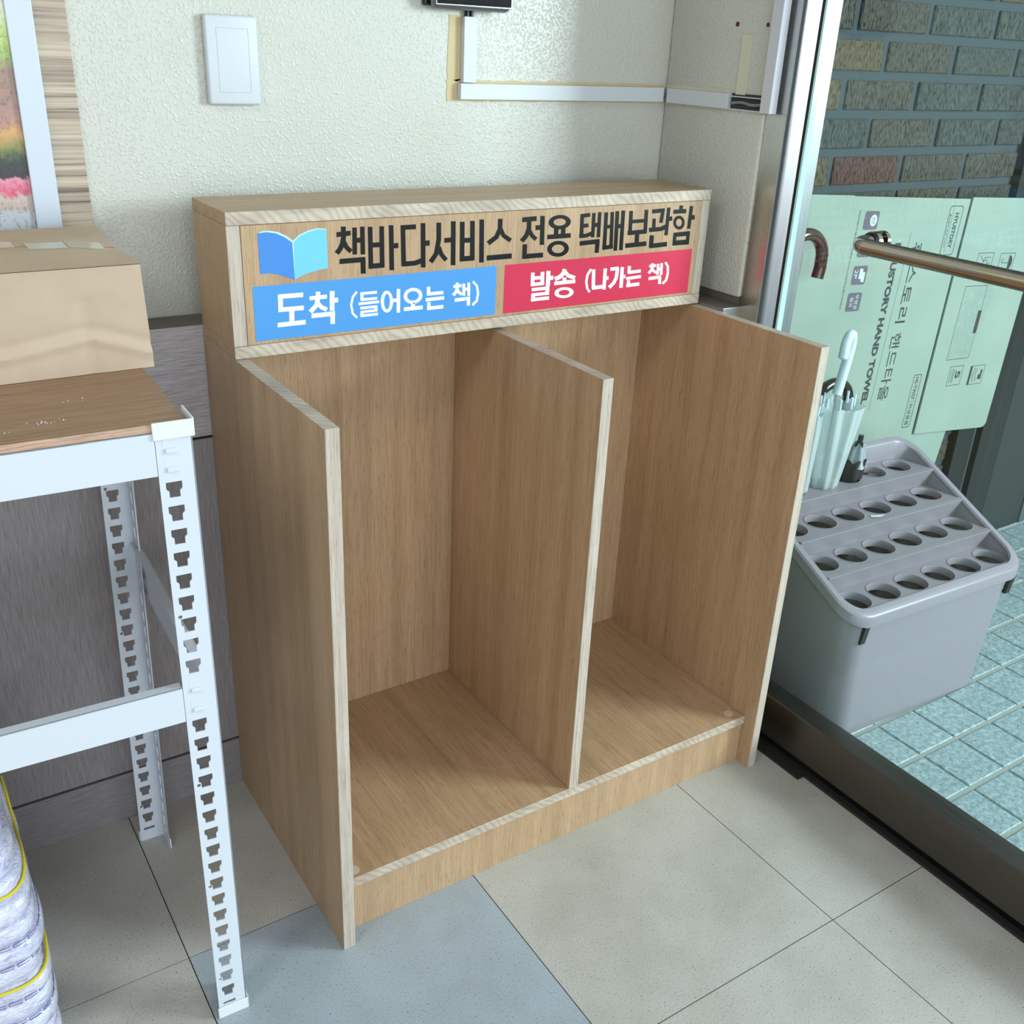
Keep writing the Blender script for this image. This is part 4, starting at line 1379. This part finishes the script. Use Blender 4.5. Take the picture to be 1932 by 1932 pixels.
mm.operation = 'MULTIPLY_ADD'
mm.inputs[1].default_value = 0.035
Lk.new(nz.outputs[0], mm.inputs[0])
Lk.new(sxyz.outputs['Z'], mm.inputs[2])
mr2 = N.new('ShaderNodeMapRange')
mr2.inputs['From Min'].default_value = 1.06
mr2.inputs['From Max'].default_value = 1.46
Lk.new(mm.outputs[0], mr2.inputs['Value'])
base = ramp(pm, mr2, [(0.0, (196, 202, 208)), (0.135, (198, 198, 204)), (0.15, (196, 176, 164)), (0.195, (206, 186, 174)), (0.21, (224, 96, 128)), (0.25, (226, 142, 160)), (0.262, (44, 34, 40)), (0.32, (52, 60, 46)), (0.36, (132, 134, 62)), (0.41, (214, 158, 96)), (0.45, (176, 132, 116)), (0.61, (156, 122, 108)), (0.66, (158, 182, 92)), (0.74, (206, 220, 130)), (0.8, (236, 240, 206))])
n2 = noise(pm, obj_coord(pm, (160, 160, 120)), 1.0, 3, 0.7)
dt = ramp(pm, n2, [(0.35, (120, 120, 118)), (0.5, (255, 255, 255))])
set_col(pm, mix(pm, base, dt, 0.45, 'MULTIPLY'))
box('print', FX0 + fw + 0.0002, FX1 - fw - 0.0002, WY - 0.0110, WY - 0.0079, FZ0 + fw + 0.0002, FZ1 - fw - 0.0002, pm, post_, 0)

# =================================================================== WRAPPED BUNDLE UNDER THE TABLE
film = mat('lavender_plastic_film', (206, 204, 224), 0.16, spec=0.7, coat=0.6)
fa = noise(film, obj_coord(film, (34, 34, 60)), 1.0, 5, 0.65, 0.8)
set_col(film, ramp(film, fa, [(0.28, (150, 148, 190)), (0.45, (204, 202, 224)), (0.7, (228, 228, 240))]))
bump(film, noise(film, obj_coord(film, (60, 60, 110)), 1.0, 4, 0.6, 1.2), 0.7, 0.006)
yel = mat('yellow_tie', (214, 196, 40), 0.3)
navy = mat('navy_print', (84, 84, 140), 0.4)
bun = thing('plastic_wrapped_bundle', (-0.55, 0.10, 0), 'stack of pale packs in clear plastic with yellow ties under the table', 'bundle')


BXC, BYC, BHX, BHY, BQ = -0.5725, 0.205, 0.160, 0.178, 7.0


def bplan(a, s=1.0):
    ca, sa = cos(a), sin(a)
    rr = (abs(ca) ** BQ + abs(sa) ** BQ) ** (-1 / BQ)
    return BXC + ca * rr * BHX * s, BYC + sa * rr * BHY * s


def bprof(z):
    """plan scale of the whole stack at height z: rounded shoulders near the top"""
    t = max(0.0, (z - 0.24) / 0.18)
    return 1.0 - 0.20 * t ** 2.2


def pack(z0, z1, dx, seedv):
    rnd2 = random.Random(seedv)
    ph = [rnd2.uniform(0, 6) for _ in range(4)]
    bm = bmesh.new()
    n, mlev = 120, 8
    rings = []
    for j in range(mlev + 1):
        t = j / mlev
        prof = (1 - abs(2 * t - 1) ** 2.6) ** 0.5
        ring = []
        for k in range(n):
            a = 2 * pi * k / n
            wob = 1 + 0.006 * sin(5 * a + ph[0]) + 0.005 * sin(13 * a + ph[1]) * prof
            x, y = bplan(a, (0.955 + 0.045 * prof) * wob * bprof((z0 + z1) / 2))
            z = z0 + (z1 - z0) * t + 0.0025 * sin(4 * a + ph[2]) * (1 if 0 < j < mlev else 0.5)
            ring.append(bm.verts.new((x + dx, y, max(z, 0.0005))))
        rings.append(ring)
    for j in range(mlev):
        for k in range(n):
            bm.faces.new((rings[j][k], rings[j][(k + 1) % n], rings[j + 1][(k + 1) % n], rings[j + 1][k]))
    bm.faces.new(rings[0][::-1])
    bm.faces.new(rings[-1])
    link('pack', to_mesh(bm, True, 60), film, bun)


def pack_line(z, m, th, dash, name, s=1.004):
    bm = bmesh.new()
    pts = []
    for k in range(0, 161):
        a = -pi * 0.80 + (pi * 0.95) * k / 160
        x, y = bplan(a, s * bprof(z))
        pts.append((x, y, z + 0.003 * sin(9 * a)))
    if dash:
        for i in range(0, 156, 5):
            q = pts[i:i + 5]
            tube_into(bm, q, th, 6)
            tube_into(bm, [(p[0], p[1], p[2] + 0.005) for p in q], th, 6)
            tube_into(bm, [q[0], (q[0][0], q[0][1], q[0][2] + 0.005)], th, 6)
    else:
        tube_into(bm, pts, th, 8)
    link(name, to_mesh(bm), m, bun)


for i in range(12):
    pack(0.0006 + i * 0.0335, 0.0006 + i * 0.0335 + 0.0350, random.Random(50 + i).uniform(-0.004, 0.003), 20 + i)
for z in (0.103, 0.142, 0.206, 0.241):
    pack_line(z, navy, 0.0005, True, 'printed_pattern')
for z in (0.168, 0.322):
    pack_line(z, yel, 0.0022, False, 'tie', 1.002)

# =================================================================== UMBRELLA STAND (outdoors)
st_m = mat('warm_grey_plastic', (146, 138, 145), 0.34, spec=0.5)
st_in = mat('stand_interior_shade', (12, 11, 11), 0.8)
stand = thing('umbrella_stand', (1.40, 0.14, 0), 'grey plastic stepped umbrella stand on the paving outside', 'umbrella stand')
RX0, RX1, RY0, RY1 = 1.148, 1.735, -0.0350, 0.3720
ZF, ZB = 0.297, 0.488
OZ = -0.030


def rim_z(y):
    return ZF + (y - RY0) / (RY1 - RY0) * (ZB - ZF)


def rrect(x0, x1, y0, y1, r, n=7):
    out = []
    for cx, cy, a0 in ((x1 - r, y0 + r, -pi / 2), (x1 - r, y1 - r, 0), (x0 + r, y1 - r, pi / 2), (x0 + r, y0 + r, pi)):
        for k in range(n):
            a = a0 + pi / 2 * k / (n - 1)
            out.append((cx + r * cos(a), cy + r * sin(a)))
    return out


def loft(loops, close_first=False, close_last=False):
    bm = bmesh.new()
    R = [[bm.verts.new(p) for p in lp] for lp in loops]
    n = len(R[0])
    for i in range(len(R) - 1):
        for k in range(n):
            bm.faces.new((R[i][k], R[i][(k + 1) % n], R[i + 1][(k + 1) % n], R[i + 1][k]))
    if close_first:
        bm.faces.new(R[0])
    if close_last:
        bm.faces.new(R[-1])
    return bm


lo = rrect(1.186, 1.689, -0.0145, 0.345, 0.045)
hi = rrect(1.163, 1.712, -0.0210, 0.358, 0.045)
bm = loft([[(x, y, OZ + 0.0005) for x, y in lo], [(x, y, rim_z(y) - 0.022) for x, y in hi], [(x * 1.0, y, rim_z(y) - 0.010) for x, y in hi]], close_first=True)
link('stand_body', to_mesh(bm, True, 50), st_m, stand)
ro = rrect(RX0, RX1, RY0, RY1, 0.060)
ro2 = rrect(RX0 + 0.004, RX1 - 0.004, RY0 + 0.004, RY1 - 0.004, 0.057)
ri2 = rrect(RX0 + 0.017, RX1 - 0.017, RY0 + 0.020, RY1 - 0.014, 0.046)
ri = rrect(RX0 + 0.0205, RX1 - 0.0205, RY0 + 0.0225, RY1 - 0.018, 0.044)
bm = loft([[(x, y, rim_z(y) - 0.026) for x, y in ro], [(x, y, rim_z(y) - 0.004) for x, y in ro], [(x, y, rim_z(y)) for x, y in ro2],
           [(x, y, rim_z(y)) for x, y in ri2], [(x, y, rim_z(y) - 0.004) for x, y in ri], [(x, y, rim_z(y) - 0.060) for x, y in ri]])
link('rim', to_mesh(bm, True, 40), st_m, stand)
XL, XR = RX0 + 0.0208, RX1 - 0.0208
TREADS = [(-0.0123, 0.0790, 0.3020), (0.0790, 0.1700, 0.3450), (0.1700, 0.2655, 0.3890), (0.2655, 0.3535, 0.4320)]
HX0 = [1.2080 + 0.0914 * k for k in range(6)]
HSH = [0.005, 0.002, -0.007, -0.020]
HXR = [[h + d for h in HX0] for d in HSH]
HY = [0.0285, 0.1280, 0.2210, 0.3120]
HR = [0.0362, 0.0362, 0.0362, 0.0340]
bmt = bmesh.new()
for (y0, y1, z), hy, hr, HX in zip(TREADS, HY, HR, HXR):
    rc = 0.040
    if y0 < 0:
        outl = [(XL, y1), (XL, y0 + rc)] + [(XL + rc - rc * cos(a * pi / 12), y0 + rc - rc * sin(a * pi / 12)) for a in range(1, 6)] + [(XL + rc, y0), (XR - rc, y0)] + [(XR - rc + rc * sin(a * pi / 12), y0 + rc - rc * cos(a * pi / 12)) for a in range(1, 6)] + [(XR, y0 + rc), (XR, y1)]
    else:
        outl = [(XL, y0), (XR, y0), (XR, y1), (XL, y1)]
    me = curve_mesh([outl] + [circ(hx, hy, hr, 28) for hx in HX], 0.0012)
    for v in me.vertices:
        v.co.z += z - 0.0012
    bmt.from_mesh(me)
    bpy.data.meshes.remove(me)
for i in range(3):
    y = TREADS[i][1]
    box_into(bmt, XL, XR, y - 0.0125, y - 0.0098, TREADS[i][2] - 0.001, TREADS[i + 1][2] + 0.0012, 0.0006, 0, lambda p, y=y, z0=TREADS[i][2]: (p[0], p[1] + 0.012 * (1 - (p[2] - z0) / 0.05), p[2]))
    box_into(bmt, XL, XR, y - 0.0125, y + 0.002, TREADS[i + 1][2] - 0.0010, TREADS[i + 1][2] + 0.0016, 0.0006)
tray = link('stepped_tray', to_mesh(bmt), st_m, stand)
for (y0, y1, z), hy, hr, HX in zip(TREADS, HY, HR, HXR):
    for hx in HX:
        bm = bmesh.new()
        n = 28
        A_ = [[bm.verts.new((hx + r * cos(2 * pi * k / n), hy + r * sin(2 * pi * k / n), zz)) for k in range(n)]
              for r, zz in ((hr + 0.0022, z + 0.0006), (hr + 0.0004, z + 0.0012), (hr - 0.0010, z - 0.003), (hr - 0.0018, z - 0.016))]
        for i in range(3):
            for k in range(n):
                bm.faces.new((A_[i][k], A_[i][(k + 1) % n], A_[i + 1][(k + 1) % n], A_[i + 1][k]))
        link('hole_collar', to_mesh(bm, True, 40), st_m, tray)
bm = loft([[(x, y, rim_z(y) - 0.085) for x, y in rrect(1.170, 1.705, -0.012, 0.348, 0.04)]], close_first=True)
link('interior_shade_sheet', to_mesh(bm), st_in, stand)  # near-black sheet paints the shade seen down the holes
for xx in (1.196, 1.690):
    bm = bmesh.new()
    yf = -0.0212
    box_into(bm, xx, xx + 0.016, yf - 0.006, yf + 0.004, 0.222, 0.270, 0.001, 0, lambda p: (p[0], p[1] + 0.006 * (0.270 - p[2]) / 0.05, p[2]))
    link('clip', to_mesh(bm), black_pl, stand)
bm = bmesh.new()
bm.free()
me = curve_mesh([[(1.418, 0.1835), (1.440, 0.1750), (1.462, 0.1800), (1.424, 0.1915)]], 0.0003)
for v in me.vertices:
    v.co.z += 0.3908
stk = link('sticker_label', me, mat('pale_sticker', (206, 222, 218), 0.4), stand)
# the stand sits turned a little to the wall
SM = Matrix.Translation((1.42, 0.15, 0)) @ Matrix.Rotation(radians(-2.2), 4, 'Z') @ Matrix.Translation((-1.42, -0.15, 0))
for o in [stand] + list(stand.children) + list(tray.children):
    if o.type == 'MESH':
        o.data.transform(SM)

# =================================================================== UMBRELLAS
clear_m = bpy.data.materials.new('clear_vinyl')
clear_m.use_nodes = True
cn = clear_m.node_tree
cb = cn.nodes['Principled BSDF']
cb.inputs['Base Color'].default_value = lin((222, 228, 228))
cb.inputs['Roughness'].default_value = 0.2
ctr = cn.nodes.new('ShaderNodeBsdfTransparent')
ctr.inputs[0].default_value = (0.90, 0.97, 0.97, 1)
cmx = cn.nodes.new('ShaderNodeMixShader')
cmx.inputs[0].default_value = 0.55
cn.links.new(ctr.outputs[0], cmx.inputs[1])
cn.links.new(cb.outputs[0], cmx.inputs[2])
cn.links.new(cmx.outputs[0], cn.nodes['Material Output'].inputs[0])
umb_white = mat('white_umbrella_plastic', (214, 226, 238), 0.3)
umb_black = mat('black_umbrella_plastic', (16, 18, 18), 0.22, spec=0.6)
umb_cloth = mat('black_umbrella_cloth', (24, 27, 29), 0.7)
umb_wood = mat('dark_brown_gloss_handle', (62, 40, 28), 0.14, spec=0.7, coat=0.5)
strap_m = mat('grey_crumpled_strap', (150, 158, 162), 0.35)


def canopy_mesh(base, axis, z0, z1, r0, r1, folds, amp, seedv):
    """Closed umbrella cloth: a fluted tapering bunch along the axis, open at the hem."""
    rnd2 = random.Random(seedv)
    bm = bmesh.new()
    n, mlev = folds * 8, 9
    rings = []
    ph = rnd2.uniform(0, 6)
    for j in range(mlev + 1):
        t = j / mlev
        c = Vector(base) + Vector(axis) * (t * (z1 - z0))
        rr = r0 + (r1 - r0) * t ** 0.8
        ring = []
        for k in range(n):
            a = 2 * pi * k / n
            f = 1 + amp * (0.4 + 0.6 * t) * sin(folds * a + ph + t * 0.8) + 0.05 * sin(2 * a + ph)
            dz = 0.012 * (abs(sin(folds * a / 2 + ph)) - 0.5) if j == mlev else 0
            ring.append(bm.verts.new(c + Vector((cos(a) * rr * f, sin(a) * rr * f, dz))))
        rings.append(ring)
    for j in range(mlev):
        for k in range(n):
            bm.faces.new((rings[j][k], rings[j][(k + 1) % n], rings[j + 1][(k + 1) % n], rings[j + 1][k]))
    bm.faces.new(rings[0])
    return bm


# white-handled clear umbrella
ub = thing('clear_umbrella', (1.3895, 0.3140, 0.0470), 'clear umbrella with a white hooked handle in the back row of the stand', 'umbrella')
ax = Vector((-0.02, 0.0, 1.0))
cy_ = 0.312
link('canopy', to_mesh(canopy_mesh((1.3890, cy_, 0.3854), ax * Vector((0, 0, 1)).length + Vector((0.02, 0, 0)), 0.395, 0.640, 0.0240, 0.054, 8, 0.16, 3), True, 70), clear_m, ub)
tube('shaft', [(1.3915, cy_, 0.0470), (1.3810, cy_, 0.6692)], 0.0042, silver, ub, 10)
hp = smooth_path([(1.3805, cy_, 0.6571), (1.3865, cy_, 0.6934), (1.3940, cy_, 0.7389), (1.3975, cy_, 0.7692), (1.3905, cy_ - 0.004, 0.7934), (1.3735, cy_ - 0.010, 0.7965), (1.3615, cy_ - 0.014, 0.7793), (1.3580, cy_ - 0.016, 0.7591), (1.3570, cy_ - 0.016, 0.7460)], 5)
tube('handle', hp, [0.0112] * (len(hp) - 2) + [0.0098, 0.006], umb_white, ub, 14, 'white hooked handle')
for k in range(8):
    a = 2 * pi * k / 8 + 0.3
    bm = bmesh.new()
    bx, by = 1.388 + cos(a) * 0.047, cy_ + sin(a) * 0.030
    tube_into(bm, [(bx, by, 0.626), (bx - 0.001, by, 0.654)], 0.0030, 8)
    link('rib_tip', to_mesh(bm, True), umb_white, ub)

# black-handled umbrella beside it
u2 = thing('black_handled_umbrella', (1.3025, 0.3140, 0.0470), 'clear umbrella with a black crook handle behind the white one', 'umbrella')
link('canopy', to_mesh(canopy_mesh((1.3030, 0.3140, 0.3905), Vector((0.03, 0.02, 1.0)), 0.400, 0.628, 0.0220, 0.0260, 8, 0.14, 8), True, 70), clear_m, u2)
tube('shaft', [(1.2990, 0.3135, 0.0470), (1.3175, 0.3220, 0.5521), (1.3545, 0.3460, 0.6046)], 0.0042, umb_black, u2, 10)
hp = [(1.3545, 0.3490, 0.5925), (1.3550, 0.3500, 0.6147)] + [(1.4155 - 0.0600 * cos(a), 0.352, 0.6147 + 0.0520 * sin(a)) for a in [pi * k / 14 for k in range(1, 14)]] + [(1.4755, 0.3520, 0.6046), (1.4745, 0.3520, 0.5874)]
hd = tube('handle', hp, 0.0125, umb_black, u2, 14, 'black crook handle')
bm = bmesh.new()
tube_into(bm, [(1.4755, 0.3520, 0.5935), (1.4743, 0.3520, 0.5823)], 0.0130, 14)
link('handle_band', to_mesh(bm, True), mat('pink_white_band', (196, 176, 190), 0.4), hd)
for k in range(5):
    a = 2 * pi * k / 5 + 0.8
    bx, by = 1.3115 + cos(a) * 0.023, 0.318 + sin(a) * 0.02
    bm = bmesh.new()
    tube_into(bm, [(bx, by, 0.616), (bx + 0.003, by, 0.642)], 0.0030, 8)
    link('rib_tip', to_mesh(bm, True), umb_white, u2)

# compact black umbrella
u3 = thing('compact_black_umbrella', (1.4855, 0.3120, 0.2389), 'short black folding umbrella with a crumpled grey strap in the stand', 'umbrella')
link('canopy', to_mesh(canopy_mesh((1.4800, 0.3120, 0.2894), Vector((0.06, 0, 1)), 0.300, 0.487, 0.022, 0.0270, 6, 0.08, 4), True, 60), umb_cloth, u3)
link('strap', to_mesh(canopy_mesh((1.4925, 0.3120, 0.4611), Vector((0.12, 0, 1)), 0.470, 0.522, 0.0285, 0.012, 5, 0.22, 6), True, 60), strap_m, u3)
tube('tip', [(1.4975, 0.3120, 0.4965), (1.4995, 0.3120, 0.5369)], 0.0065, umb_black, u3, 10)

# crook-handled umbrella propped behind the door frame
u4 = thing('crook_umbrella', (1.256, 0.42, 0.0), 'dark brown glossy crook handle of an umbrella propped behind the door frame', 'umbrella')
hp = [(1.2580, 0.4200, 0.80), (1.2578, 0.42, 0.90)] + [(1.3185 - 0.0610 * cos(a), 0.420, 0.940 + 0.0600 * sin(a)) for a in [pi * k / 14 for k in range(1, 14)]] + [(1.3790, 0.420, 0.925), (1.3745, 0.420, 0.9000)]
tube('handle', hp, 0.0142, umb_wood, u4, 16)
tube('shaft', [(1.2500, 0.4200, 0.002), (1.2578, 0.4200, 0.81)], 0.0045, umb_black, u4, 10)
link('canopy', to_mesh(canopy_mesh((1.2505, 0.420, 0.05), Vector((0.01, 0, 1)), 0.05, 0.70, 0.012, 0.034, 7, 0.14, 9), True, 60), umb_cloth, u4)

# =================================================================== FLATTENED CARTONS AGAINST THE BRICK WALL
mint = mat('pale_green_white_cardboard', (192, 206, 184), 0.7, spec=0.25)
mn = noise(mint, obj_coord(mint, (1, 1, 1)), 6, 3, 0.5)
set_col(mint, ramp(mint, mn, [(0.3, (144, 160, 147)), (0.7, (152, 167, 154))]))
ink = mat('dark_grey_ink', (52, 55, 58), 0.6)
ink2 = mat('plum_grey_ink', (96, 88, 100), 0.6)
KA = radians(2.7)
KO = Vector((1.5, 0.468, 0.35))
KU = Vector((cos(KA), 0, -sin(KA)))
KV = Vector((sin(KA), 0, cos(KA)))


def K(a, b, d=0.0):
    return KO + KU * a + KV * b + Vector((0, -d, 0))


def kboard(name, pts, th, m, parent, d0=0.0, label=None):
    bm = bmesh.new()
    f = [bm.verts.new(K(a, b, d0)) for a, b in pts]
    r = [bm.verts.new(K(a, b, d0 - th)) for a, b in pts]
    n = len(pts)
    bm.faces.new(f)
    bm.faces.new(r[::-1])
    for k in range(n):
        bm.faces.new((f[k], r[k], r[(k + 1) % n], f[(k + 1) % n]))
    return link(name, to_mesh(bm), m, parent, label)


flat = thing('flattened_carton', K(0.2, -0.33), 'flattened pale green hand towel carton standing behind the umbrella stand', 'carton')
mainp = kboard('main_panel', [(-0.0200, 0.716), (-0.0270, -0.376), (0.4290, -0.376), (0.4300, 0.7140)], 0.005, mint, flat, 0.0)
sidep = kboard('side_panel', [(0.4335, 0.7185), (0.4352, 0.0850), (0.755, 0.0670), (0.7690, 0.0690), (0.7780, 0.0790), (0.7790, 0.7190)], 0.005, mint, flat, 0.004)
kboard('left_flap', [(-0.168, 0.7185), (-0.165, -0.372), (-0.0290, -0.376), (-0.0222, 0.7180)], 0.005, mint, flat, 0.0025)
back = kboard('cardboard_sheet', [(0.36, 0.52), (0.36, -0.360), (0.550, -0.350), (0.628, 0.30), (0.628, 0.52)], 0.004, mint, None, -0.0062)
tag(back, 'plain pale cardboard sheet behind the lower corner of the flattened carton', 'cardboard')


def ktext(body, a0, b0, a1, b1, h, bold=0.0, d=0.0, lift=0.0003):
    """Text running down the board: baseline from (a0,b0) to (a1,b1), glyph tops to the right."""
    s, e_ = K(a0, b0, d + lift), K(a1, b1, d + lift)
    u = (e_ - s)
    L = u.length
    u.normalize()
    v = Vector((0, -1, 0)).cross(u) * -1
    if v.dot(KU) < 0:
        v = -v
    return text_mesh(body, s, u, v, L, h, bold)


def kline_loops(pts, w_, d=0.0, closed=True, lift=0.0002):
    bm = bmesh.new()
    n = len(pts)
    for k in range(n if closed else n - 1):
        a, b = Vector(pts[k]), Vector(pts[(k + 1) % n])
        t = (b - a).normalized()
        q = Vector((-t.y, t.x)) * w_ / 2
        t = t * w_ / 2
        vs = [K(p.x, p.y, d + lift) for p in (a - t - q, b + t - q, b + t + q, a - t + q)]
        bm.faces.new([bm.verts.new(v) for v in vs])
    me = bpy.data.meshes.new('m')
    bm.to_mesh(me)
    bm.free()
    return me


def krr(a0, a1, b0, b1, r, n=5):
    out = []
    for cx, cy, s in ((a1 - r, b1 - r, 0), (a0 + r, b1 - r, pi / 2), (a0 + r, b0 + r, pi), (a1 - r, b0 + r, 1.5 * pi)):
        for k in range(n):
            a = s + pi / 2 * k / (n - 1)
            out.append((cx + r * cos(a), cy + r * sin(a)))
    return out


def kfill(loops, d=0.0, lift=0.0002):
    me = curve_mesh(loops, 0.00005)
    for v in me.vertices:
        a, b, c = v.co
        v.co = K(a, b, d + lift + c)
    return me


# main panel print
link('product_lettering', join([ktext('HYUSTORY HAND TOWEL', 0.1660, 0.6080, 0.1735, 0.1950, 0.0240, 0.05)]), ink, mainp, 'bold dark English product lettering')
link('product_lettering', ktext('휴스토리', 0.2370, 0.6090, 0.2380, 0.4060, 0.0400, 0.006), ink, mainp, 'thin dark Korean product lettering')
link('product_lettering', ktext('핸드타올', 0.2382, 0.3800, 0.2390, 0.1980, 0.0400, 0.006), ink, mainp, 'thin dark Korean product lettering')
ms = [kline_loops([(0.2187, 0.6337), (0.2144, 0.1738)], 0.0009, 0, False)]
ms += [kline_loops(krr(0.3540, 0.4080, 0.5755, 0.6965, 0.009), 0.0018)]
ms += [ktext('HYUSTORY', 0.3800, 0.6800, 0.3795, 0.5925, 0.0150, 0.03), ktext('휴스토리 안전 이야기', 0.3570, 0.6780, 0.3590, 0.5950, 0.0070)]
ms += [kline_loops([(0.3697, 0.6915), (0.3701, 0.5813)], 0.0008, 0, False)]
ms += [kline_loops(krr(0.3768, 0.4092, 0.1085, 0.2575, 0.006), 0.0018)]
ms += [ktext('HS-TW07', 0.3850, 0.2510, 0.3855, 0.1880, 0.0140, 0.01), kline_loops([(0.3770, 0.1830), (0.4090, 0.1815)], 0.0008, 0, False), ktext('위생용품', 0.3850, 0.1770, 0.3850, 0.1140, 0.0150)]
ms += [ktext('5000매(가로210×세로215mm)100매(2겹)*50밴드', 0.0068, 0.6850, 0.0080, 0.4510, 0.0075)]
for part_, lab_ in ((ms[:1], None), (ms[1:2] + ms[2:5], 'boxed maker label'), (ms[5:9], 'boxed article number label'), (ms[9:], 'column of fine print')):
    link('print', join(part_), ink, mainp, lab_)
ic, wh = [], []
for (b0, b1) in ((0.6405, 0.6835), (0.5765, 0.6165), (0.5110, 0.5560), (0.4460, 0.4915)):
    ic.append(kfill([krr(0.0315, 0.0830, b0, b1, 0.006)]))
for m_ in ic:
    link('icon_square', m_, ink2, mainp)
wh.append(kfill([[(0.0655 + (0.0118 + 0.0012 * (k % 2)) * cos(2 * pi * k / 24), 0.662 + (0.0130 + 0.0012 * (k % 2)) * sin(2 * pi * k / 24)) for k in range(24)]], 0, 0.0004))
wh.append(ktext('2P', 0.0375, 0.5470, 0.0375, 0.5260, 0.0120, 0.0, 0, 0.0004))
wh.append(kfill([[(0.0560, 0.5500), (0.0680, 0.5480), (0.0670, 0.5420), (0.0770, 0.5400), (0.0770, 0.5160), (0.0650, 0.5180), (0.0655, 0.5240), (0.0560, 0.5250)]], 0, 0.0004))
wh.append(ktext('무형광', 0.0600, 0.4870, 0.0600, 0.4500, 0.0130, 0.0, 0, 0.0004))
wh.append(ktext('펄프', 0.0420, 0.4810, 0.0420, 0.4560, 0.0120, 0.0, 0, 0.0004))
pale_ink = mat('pale_icon_print', (196, 210, 204), 0.6)
for part_ in (wh[:1], wh[1:3], wh[3:]):
    link('icon_symbol', join(part_), pale_ink, mainp)
link('print', join([ktext('천연', 0.0590, 0.6700, 0.0590, 0.6540, 0.0120, 0.01, 0, 0.0006)]), ink2, mainp, 'characters in the scalloped seal')

# side panel print
D1 = 0.004
MK = []
ms = MK
for (a0, a1, b0, b1) in ((0.5190, 0.5880, 0.5300, 0.5780), (0.6220, 0.6890, 0.5240, 0.5755), (0.4985, 0.5975, 0.2905, 0.4910), (0.5262, 0.5870, 0.2145, 0.2690), (0.6232, 0.6920, 0.2090, 0.2632)):
    ms.append(kline_loops([(a0, b0), (a1, b0), (a1, b1), (a0, b1)], 0.0015, D1))
# glass and hand mark, umbrella mark, stacking mark, five, carrying mark
ms.append(kline_loops([(0.530, 0.572), (0.548, 0.556), (0.560, 0.560), (0.575, 0.540)], 0.0016, D1, False))
ms.append(kline_loops([(0.530, 0.540), (0.545, 0.548), (0.552, 0.566), (0.578, 0.566)], 0.0016, D1, False))
ms.append(kline_loops([(0.538, 0.534), (0.556, 0.545), (0.578, 0.552)], 0.0016, D1, False))
ms.append(kfill([[(0.6640 + 0.018 * cos(pi * k / 12 - pi / 2), 0.5500 + 0.020 * sin(pi * k / 12 - pi / 2)) for k in range(13)]], D1))
ms.append(kline_loops([(0.664, 0.550), (0.636, 0.550), (0.632, 0.554), (0.634, 0.559), (0.638, 0.560)], 0.0018, D1, False))
ms.append(ktext('5', 0.5560, 0.2560, 0.5560, 0.2330, 0.0220, 0.02, D1))
for a in (0.5350, 0.5430, 0.5480):
    ms.append(kline_loops([(a, 0.262), (a, 0.222)], 0.0016, D1, False))
ms.append(kfill([[(0.6240, 0.2100), (0.6330, 0.2100), (0.6330, 0.2622), (0.6240, 0.2622)]], D1))
ms.append(kline_loops([(0.648, 0.256), (0.640, 0.236), (0.648, 0.216)], 0.0022, D1, False))
ms.append(kline_loops([(0.658, 0.254), (0.652, 0.236), (0.660, 0.218)], 0.0020, D1, False))
ms.append(kfill([[(0.668, 0.222), (0.684, 0.222), (0.684, 0.250), (0.676, 0.250), (0.676, 0.236), (0.668, 0.236)]], D1))
ms.append(kfill([[(0.5860, 0.3600), (0.6020, 0.3600), (0.6020, 0.4230), (0.5860, 0.4230)]], D1))
for sel, lab_ in (((0, 5, 6, 7), 'boxed glass mark'), ((1, 8, 9), 'boxed umbrella mark'), ((2, 18), 'ruled table outline with a dark bar'), ((3, 10, 11, 12, 13), 'boxed number five'), ((4, 14, 15, 16, 17), 'boxed carrying mark')):
    link('handling_mark', join([MK[k] for k in sel]), ink, sidep, lab_)
ms = []
rnd = random.Random(3)
for r in range(13):
    a = 0.505 + r * 0.0068
    b = 0.486
    while b > 0.300:
        ln = rnd.uniform(0.004, 0.014)
        if rnd.random() < 0.86 and not (a > 0.582 and 0.355 < b < 0.435):
            ms.append(kline_loops([(a, b), (a, max(b - ln, 0.297))], 0.0012, D1, False))
        b -= ln + rnd.uniform(0.002, 0.005)
for r in range(4):
    a = 0.606 + r * 0.0075
    b = 0.480
    while b > 0.330 + r * 0.03:
        ln = rnd.uniform(0.006, 0.014)
        ms.append(kline_loops([(a, b), (a, b - ln)], 0.0010, D1, False))
        b -= ln + rnd.uniform(0.003, 0.008)
link('print', join(ms), mat('faint_grey_ink', (128, 142, 138), 0.6), sidep, 'rows of faint fine print')
